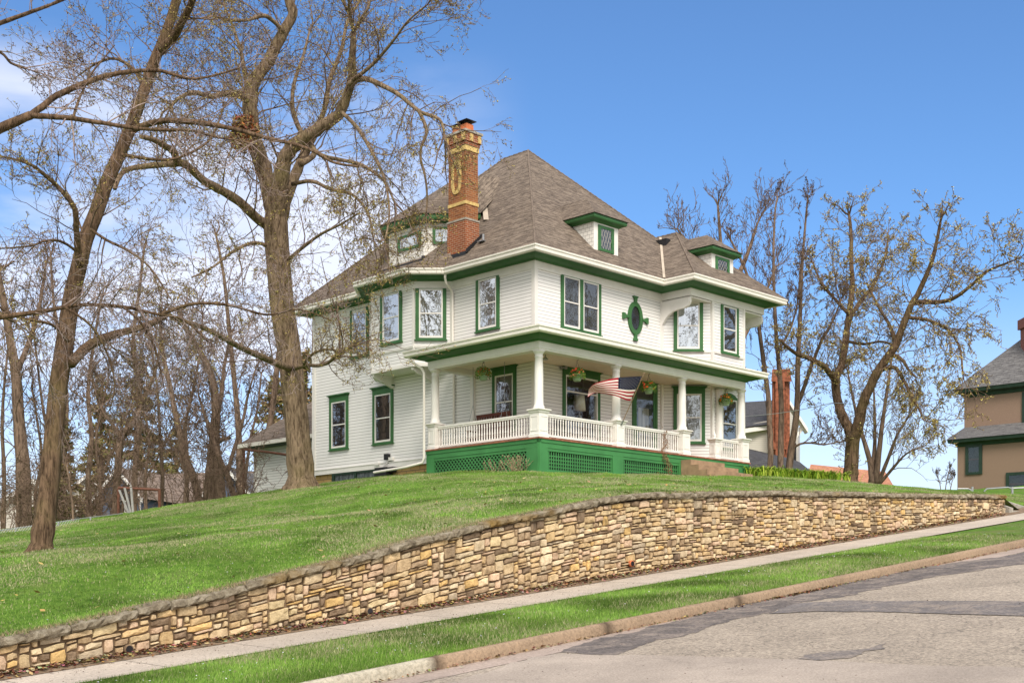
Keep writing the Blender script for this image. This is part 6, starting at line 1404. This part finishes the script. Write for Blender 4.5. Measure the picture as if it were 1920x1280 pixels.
# houses far left
def gable_house(label, c, w, d, h, rh, ang, wm, rm_, name='distant_house', wins=(), ov=.35):
    o = thing(name, label, 'house', c); ca, sa = math.cos(ang), math.sin(ang)
    def q(x, y, z): return Vector((c[0]+x*ca-y*sa, c[1]+x*sa+y*ca, c[2]+z))
    m = MB(); z0 = -6
    for a, b in (((-w/2,-d/2),(w/2,-d/2)),((w/2,-d/2),(w/2,d/2)),((w/2,d/2),(-w/2,d/2)),((-w/2,d/2),(-w/2,-d/2))): m.face([q(*a,z0), q(*b,z0), q(*b,h), q(*a,h)])
    for y in (-d/2, d/2): m.face([q(-w/2,y,h), q(w/2,y,h), q(0,y,h+rh)])
    m.build('wall', wm, o); m = MB(); k = ov*rh/(w/2)
    for s_ in (-1, 1):
        pts = [q(s_*(w/2+ov),-d/2-ov,h-k), q(s_*(w/2+ov),d/2+ov,h-k), q(0,d/2+ov,h+rh), q(0,-d/2-ov,h+rh)]
        roofpoly(m, pts if s_ > 0 else pts[::-1]); 
    m.build('roof', rm_, o)
    m = MB()
    for s_ in (-1, 1): m.prism([q(s_*(w/2+ov),-d/2-ov-.02,h-k-.28), q(s_*(w/2+ov),-d/2-ov-.02,h-k-.02), q(0,-d/2-ov-.02,h+rh-.02), q(0,-d/2-ov-.02,h+rh-.30)], q(0,-.08,0)-q(0,0,0))
    for s_ in (-1, 1): m.prism([q(s_*w/2-.1*s_,-d/2-.03,z0), q(s_*w/2+.03*s_,-d/2-.03,z0), q(s_*w/2+.03*s_,-d/2-.03,h-.05), q(s_*w/2-.1*s_,-d/2-.03,h-.05)], q(0,-.06,0)-q(0,0,0))
    m.build('white_trim', M['trim'], o)
    for x, z, ww, hh in wins:
        m = MB(); 
        for a in ((x-ww/2-.12,x-ww/2,z-.1,z+hh+.1),(x+ww/2,x+ww/2+.12,z-.1,z+hh+.1),(x-ww/2,x+ww/2,z+hh,z+hh+.1),(x-ww/2,x+ww/2,z-.1,z)): m.prism([q(a[0],-d/2-.04,a[2]), q(a[1],-d/2-.04,a[2]), q(a[1],-d/2-.04,a[3]), q(a[0],-d/2-.04,a[3])], q(0,-.05,0)-q(0,0,0))
        wo_ = m.build('window', M['trim'], o); m = MB(); m.face([q(x-ww/2,-d/2-.03,z), q(x+ww/2,-d/2-.03,z), q(x+ww/2,-d/2-.03,z+hh), q(x-ww/2,-d/2-.03,z+hh)]); m.build('pane', M['screen'], wo_)
    return o
def PZ(px, y, Y): return P(px, y, Y)
gable_house('blue grey gabled house with white trim seen between bare trunks', PZ(268, 960, 78)+Vector((0,6,0)), 2.9, 12, 1.2, 1.6, -.25, M['bluewall'], M['brownroof2'], wins=((0,-.6,.7,1.3),))
gable_house('blue grey house wing with brown roof right of the blue gable', PZ(340, 955, 86)+Vector((0,6,0)), 12, 8, .9, 2.2, 1.30, M['bluewall'], M['brownroof2'])
gable_house('small blue gable left of the garage', PZ(437, 945, 80)+Vector((0,5,0)), 3.4, 9, .6, 1.9, -.1, M['bluewall'], M['slate'])
gable_house('pale house at the far left edge with white trim', PZ(20, 1010, 74)+Vector((0,5,0)), 4.5, 9, 2.0, 1.6, .25, M['cream'], M['brownroof2'], wins=((0.9,0,.6,1.4),))
gable_house('white house glimpsed right of the leaning tree', PZ(150, 1000, 95)+Vector((0,5,0)), 5.0, 9, 2.4, 2.2, .1, M['cream'], M['slate'])
# fence left
lf = thing('chain_link_fence', 'low galvanised fence at the left edge of the lawn behind the leaning tree', 'fence', P(60, 1015, 37))
m = MB(); m.tube([P(-60,1000,35), P(0,994,36), P(60,986,37), P(150,972,38.5), P(230,962,40)], .016, 6); m.build('top_rail', M['chain'], lf)
for px, y, Y in ((-20,996,35.6),(30,990,36.5),(110,979,37.8),(170,970,38.8)): m = MB(); m.tube([P(px,y+40,Y), P(px,y-2,Y)], .03, 6); m.build('post', M['chain'], lf)
def meshfence(m, a, b, h, n):
    for k in range(n):
        for s_ in (0, 1):
            u0, u1 = k/n, min(1, max(0, (k+(h/(b-a).length*n)*(1 if s_ else -1))/n)); hh_ = h if 0 <= (k+(h/(b-a).length*n)*(1 if s_ else -1))/n <= 1 else h*abs(u1-u0)/(h/(b-a).length)
            m.tube([a+(b-a)*u0+Vector((0,0,-h)), a+(b-a)*u1+Vector((0,0,-h+hh_))], .006, 3, cap=False)
m = MB(); meshfence(m, P(-60,1000,35), P(150,972,38.5), .9, 40); m.build('wire_mesh', M['chain'], lf)
# brown stucco house
bh = thing('stucco_house', 'brown stucco house with dark green trim and grey hip roofs at the right edge', 'house', P(1850, 920, 65))
Yb_ = 65.0; bt = (P(1795,900,Yb_).x+Yb_)/S2; bwn = (Yb_-P(1795,900,Yb_).x)/S2
# lower storey: corner at px 1795; its wall runs toward the street (lower w)
def zb2(y, Y=Yb_): return (YH-y)/F*Y
LWf = Fr((bt, bwn-12), (bt, bwn)); zl0, zl1 = 3.0, zb2(829)
m = MB(); fquad(m, LWf, 0, LWf.l, 0, zl0, zl1); f2 = Fr((bt, bwn), (bt+9, bwn)); fquad(m, f2, 0, f2.l, 0, zl0, zl1)
ut = bt+1.1; uw = onT(1808, ut); UWf = Fr((ut, uw-12), (ut, uw)); zu1 = zb2(737, (ut+uw)/S2); fquad(m, UWf, 0, UWf.l, 0, zl0, zu1); f2 = Fr((ut, uw), (ut+9, uw)); fquad(m, f2, 0, f2.l, 0, zl0, zu1); m.build('wall', M['stucco'], bh)
m = MB(); sweep(m, [(bt, bwn-12), (bt, bwn), (bt+8, bwn)], [(0,zl1-.25),(.05,zl1-.25),(.10,zl1-.1),(.35,zl1-.05),(.38,zl1+.12),(0,zl1+.12)]); sweep(m, [(ut, uw-12), (ut, uw), (ut+8, uw)], [(0,zu1-.25),(.05,zu1-.25),(.10,zu1-.1),(.38,zu1-.02),(.42,zu1+.16),(0,zu1+.16)]); m.build('cornice', M['dkgreen'], bh)
m = MB(); q = zl1+.125; roofpoly(m, [TW(bt-.42,bwn+.42,q), TW(bt-.42,bwn-12,q), TW(ut,bwn-12,q+.75), TW(ut,uw,q+.75)]); roofpoly(m, [TW(bt+9,bwn+.42,q), TW(bt-.42,bwn+.42,q), TW(ut,uw,q+.75), TW(bt+9,uw,q+.75)])
q = zu1+.165; roofpoly(m, [TW(ut-.45,uw+.45,q), TW(ut-.45,uw-13,q), TW(ut+4.4,uw-13,q+5.3), TW(ut+4.4,uw-4.8,q+5.3)]); roofpoly(m, [TW(ut+9.3,uw+.45,q), TW(ut-.45,uw+.45,q), TW(ut+4.4,uw-4.8,q+5.3)])
m.build('roof', M['slate'], bh)
m = MB(); a = P(1868,690,66); m.prism([P(1856,700,68), P(1868,676,68), P(1890,676,68), P(1890,700,68)], Vector((1,3,0))); m.build('roof_gable', M['slate'], bh)
m = MB(); px0 = 1912; cz0, cz1 = zb2(680,64), zb2(592,64); xx = P(1934,0,64).x; m.hexa([Vector((xx,64,cz0)), Vector((xx+1.3,64,cz0)), Vector((xx+1.3,65.3,cz0)), Vector((xx,65.3,cz0))], [Vector((xx-.05,64,cz1)), Vector((xx+1.3,64,cz1)), Vector((xx+1.3,65.3,cz1)), Vector((xx-.05,65.3,cz1))]); 
m.hexa([Vector((xx-.15,63.9,cz1-.45)), Vector((xx+1.4,63.9,cz1-.45)), Vector((xx+1.4,65.4,cz1-.45)), Vector((xx-.15,65.4,cz1-.45))], [Vector((xx-.15,63.9,cz1+.05)), Vector((xx+1.4,63.9,cz1+.05)), Vector((xx+1.4,65.4,cz1+.05)), Vector((xx-.15,65.4,cz1+.05))])
m.build('chimney', simple('plain_brick', (0.23, 0.09, 0.07), .9, .3, 25), bh)
def greenwin(fr, px0, px1, y0, y1, name='window'):
    s0, s1 = sorted((fr.hit(px0), fr.hit(px1))); zt, zb_ = fr.z(px0, y0), fr.z(px0, y1); g = MB(); e = .16
    fbox(g, fr, s0, s0+e, 0, .07, zb_, zt); fbox(g, fr, s1-e, s1, 0, .07, zb_, zt); fbox(g, fr, s0+e, s1-e, 0, .067, zt-e, zt); fbox(g, fr, s0+e, s1-e, 0, .067, zb_, zb_+.12)
    w_ = g.build(name, M['dkgreen'], bh); g = MB(); fquad(g, fr, s0+e, s1-e, .015, zb_+.12, zt-e); g.build('dark_interior', M['dark'], w_); g = MB(); fbox(g, fr, s0+e, s1-e, .02, .05, (zt+zb_)/2-.03, (zt+zb_)/2+.03); g.build('sash', M['wood'], w_); g = MB(); fquad(g, fr, s0+e, s1-e, .055, zb_+.12, zt-e); g.build('pane', M['glass2'], w_)
greenwin(LWf, 1811, 1842, 834, 890); greenwin(LWf, 1887, 1935, 886, 930, 'garage_door'); greenwin(UWf, 1917, 1950, 735, 800)
# fence by the brown house
rf_ = thing('pipe_fence', 'low galvanised pipe fence in front of the brown stucco house', 'fence', P(1880, 925, 46))
for pts in ([(1795,917),(1815,917),(1824,921)], [(1845,922),(1850,917),(1890,914),(1896,916),(1898,922)], [(1898,916),(1925,915),(1960,914)]): m = MB(); m.tube([P(a,b-1,46) for a,b in pts], .03, 6); m.build('rail', M['chain'], rf_)
for px in (1823, 1898): m = MB(); m.tube([P(px,932,46), P(px,912,46)], .045, 8); m.build('post', M['chain'], rf_)
# white house with red fluted chimney, far behind on the right
Yw = 84.0
wh = thing('white_house', 'white house with dark roof and bracketed gable behind the three young trees', 'house', P(1450, 900, Yw))
m = MB(); zt_ = (YH-775)/F*Yw
def PW_(px, y, dY=0): return P(px, y, Yw+dY)
m.face([PW_(1380,960), PW_(1440,960), PW_(1440,788), PW_(1380,800)]); m.face([PW_(1440,960,.5), PW_(1496,960,2), PW_(1496,800,2), PW_(1480,745,1.2), PW_(1465,740,1), PW_(1440,765,.5)])
m.face([PW_(1496,960,2), PW_(1500,960,8), PW_(1500,800,8), PW_(1496,800,2)]); m.build('wall', M['cream'], wh)
m = MB(); roofpoly(m, [PW_(1370,803,-.6), PW_(1443,795,-.6), PW_(1468,740,4), PW_(1455,752,6), PW_(1380,755,6)][:3]+[PW_(1452,750,6), PW_(1370,755,6)]); m.build('roof', M['darkslate'], wh)
for a, b in (((1444,792),(1478,742)), ((1476,742),(1515,803)), ((1376,806),(1440,797))):
    m = MB(); pa, pb = PW_(*a, -.9), PW_(*b, -.3); m.prism([pa, pb, pb+Vector((0,0,-.28)), pa+Vector((0,0,-.28))], Vector((0,.9,0))); m.build('verge_board', M['trim'], wh)
for k, (a, b) in enumerate(((1488,778),(1494,790),(1500,800),(1490,812))): m = MB(); c = PW_(a, b, -.1); m.prism([c, c+Vector((.3,0,.15)), c+Vector((.3,0,-.1)), c+Vector((0,0,-.5))], Vector((0,.2,0))); m.build('bracket', M['trim'], wh)
m = MB(); m.prism([PW_(1486,830,-.05), PW_(1493,830,-.05), PW_(1493,885,-.05), PW_(1486,885,-.05)], Vector((0,.1,0))); m.build('window', M['dark'], wh)
rc = MB(); Yc = Yw-1.5
for k in range(5):
    px = 1451+k*5.6; rc.tube([P(px,860-2*k+8,Yc-(.3 if k%2 else 0)), P(px,712,Yc-(.3 if k%2 else 0))], .125, 8)
rc.hexa([P(1449,890,Yc), P(1481,890,Yc), P(1481,890,Yc+1), P(1449,890,Yc+1)], [P(1449,700,Yc), P(1481,700,Yc), P(1481,700,Yc+1), P(1449,700,Yc+1)])
rc.hexa([P(1446,715,Yc-.4), P(1484,715,Yc-.4), P(1484,715,Yc+1), P(1446,715,Yc+1)], [P(1448,692,Yc-.4), P(1482,692,Yc-.4), P(1482,692,Yc+1), P(1448,692,Yc+1)])
rc.hexa([P(1447,842,Yc-.4), P(1475,842,Yc-.4), P(1475,842,Yc+1), P(1447,842,Yc+1)], [P(1447,828,Yc-.4), P(1475,828,Yc-.4), P(1475,828,Yc+1), P(1447,828,Yc+1)])
rc.build('fluted_chimney', simple('terracotta_brick', (0.25, 0.085, 0.045), .9, .6, 5, bmp=.6), wh)
db = thing('grey_roofed_outbuilding', 'low building with plain dark grey roof beyond the daylilies', 'outbuilding', P(1470, 900, 66))
m = MB(); roofpoly(m, [P(1380,930,60), P(1580,930,60), P(1500,866,66), P(1478,858,66), P(1400,840,66), P(1380,838,66)]); m.build('roof', M['darkslate'], db)
m = MB(); m.face([P(1380,960,60.3), P(1570,960,60.3), P(1560,928,60.3), P(1380,928,60.3)]); m.face([P(1500,866,66), P(1580,930,66.5), P(1580,960,66.5), P(1380,960,66.5), P(1380,838,66)]); m.build('wall', M['darkslate'] if 0 else M['screen'], db)
ob = thing('orange_roofed_house', 'distant house with orange tiled roof behind the V forked tree', 'house', P(1600, 905, 110))
m = MB(); roofpoly(m, [P(1500,935,104), P(1690,935,104), P(1660,884,112), P(1520,870,112)]); m.build('roof', M['orange_roof'], ob); m = MB(); m.face([P(1505,960,105), P(1685,960,105), P(1685,932,105), P(1505,932,105)]); m.build('wall', M['stucco'], ob)
m = MB(); m.tube([P(1380+ (1560-1380)*k/12, 781-26*k/12+5*math.sin(math.pi*k/12), 49-1*k/12) for k in range(13)], .012, 4); m.tube([P(1560+(1800-1560)*k/12, 755-12*k/12+8*math.sin(math.pi*k/12), 48+17*k/12) for k in range(13)], .012, 4)
tagit(m.build('power_line', M['chain']), 'thin overhead wire running from the house past the trees to the brown house', 'wire')
# daylilies
def lily(px, y, Y, k, lb):
    c = P(px, y, Y); rr = random.Random(k); m = MB(); tw_ = ((c.x+c.y)/S2, (c.y-c.x)/S2); c.z = zlawn(*tw_)-.03
    for q in range(230):
        a = rr.random()*6.28; b_ = c+Vector((rr.gauss(0,.3), rr.gauss(0,.4), 0)); ln = rr.uniform(.26,.50); d = Vector((math.cos(a), math.sin(a), 0)); s_ = Vector((-d.y, d.x, 0))*rr.uniform(.010,.02); g = rr.uniform(.7,1.2); col = tuple(x*g for x in rr.choice([(.32,.46,.04),(.42,.50,.07),(.18,.34,.03)]))
        p1 = b_+d*ln*.25+Vector((0,0,ln*.6)); p2 = b_+d*ln*.6+Vector((0,0,ln*.82)); p3 = b_+d*ln*.95+Vector((0,0,ln*.68))
        m.face([b_-s_, b_+s_, p1+s_, p1-s_], None, col); m.face([p1-s_, p1+s_, p2+s_*.7, p2-s_*.7], None, col); m.face([p2-s_*.7, p2+s_*.7, p3], None, col)
    tagit(m.build('daylily_clump', M['blade']), lb, 'plant', 'daylily clumps along the top of the lawn')
for k in range(13):
    px = 1398+k*13.5; lily(px, 893, 46.2+0.25*k if k < 8 else 48, 100+k, ('bright green daylily clump beside the porch steps' if k == 0 else 'daylily clump in the row beyond the porch steps, %s' % ('second in the row','third in the row','fourth in the row','below the first young tree','fifth clump from the steps','below the middle young tree','below the rightmost young tree','ninth in the row','tenth in the row','eleventh in the row','last but one in the row','last at the right end')[k-1]))
# dried stalks at the porch corner and dead vine on the rail
def stalks(name, label, c, n, h, spread, seed, col, cat='dry plant'):
    rr = random.Random(seed); m = MB()
    for q in range(n):
        p = c+Vector((rr.gauss(0,spread), rr.gauss(0,spread*.5), 0)); pts = [p]; d = Vector((rr.gauss(0,.25), rr.gauss(0,.2), 1))
        for k in range(5): d = (d+Vector((rr.gauss(0,.18), rr.gauss(0,.18), 0))).normalized(); pts.append(pts[-1]+d*h*rr.uniform(.6,1.1)/5)
        m.tube(pts, [.006]*len(pts), 3, col)
        for k in range(3): i = rr.randint(2,5); u = Vector((rr.uniform(-1,1), rr.uniform(-1,1), rr.uniform(-1,1))).normalized()*.035; v = u.orthogonal().normalized()*.015; m.face([pts[i]-u, pts[i]-v, pts[i]+u, pts[i]+v], None, tuple(x*1.2 for x in col))
    tagit(m.build(name, M['litter']), label, cat)
stalks('dry_stalks', 'clump of dry straw coloured stalks at the left of the porch corner', TW(27.1, 26.9, 3.45), 46, .75, .16, 4, (.36,.28,.17))
stalks('dry_stalks', 'thin dry stalks against the diagonal lattice', TW(27.2, 27.9, 3.5), 16, .6, .25, 5, (.33,.26,.16))
vp = [TW(onW(1257, 26.2), 26.2, 3.85), TW(onW(1252,26.2),26.2,4.3), TW(onW(1245,26.25),26.25,4.6), TW(onW(1248,26.4),26.4,4.95), TW(onW(1246,26.42),26.42,5.35)]
m = MB(); rr = random.Random(8)
for q in range(5): m.tube([p+Vector((rr.gauss(0,.07), rr.gauss(0,.02), rr.gauss(0,.05))) for p in smooth(vp, 3)], .009, 4, (.28,.16,.09))
for q in range(90): p = rr.choice(smooth(vp, 5))+Vector((rr.gauss(0,.08), rr.gauss(0,.04), rr.gauss(0,.08))); u = Vector((rr.uniform(-1,1), rr.uniform(-1,1), rr.uniform(-1,1))).normalized()*.04; v = u.orthogonal().normalized()*.018; m.face([p-u, p-v, p+u, p+v], None, (.32,.19,.10))
tagit(m.build('dead_vine', M['litter']), 'dead brown vine climbing the railing left of the porch steps', 'vine')
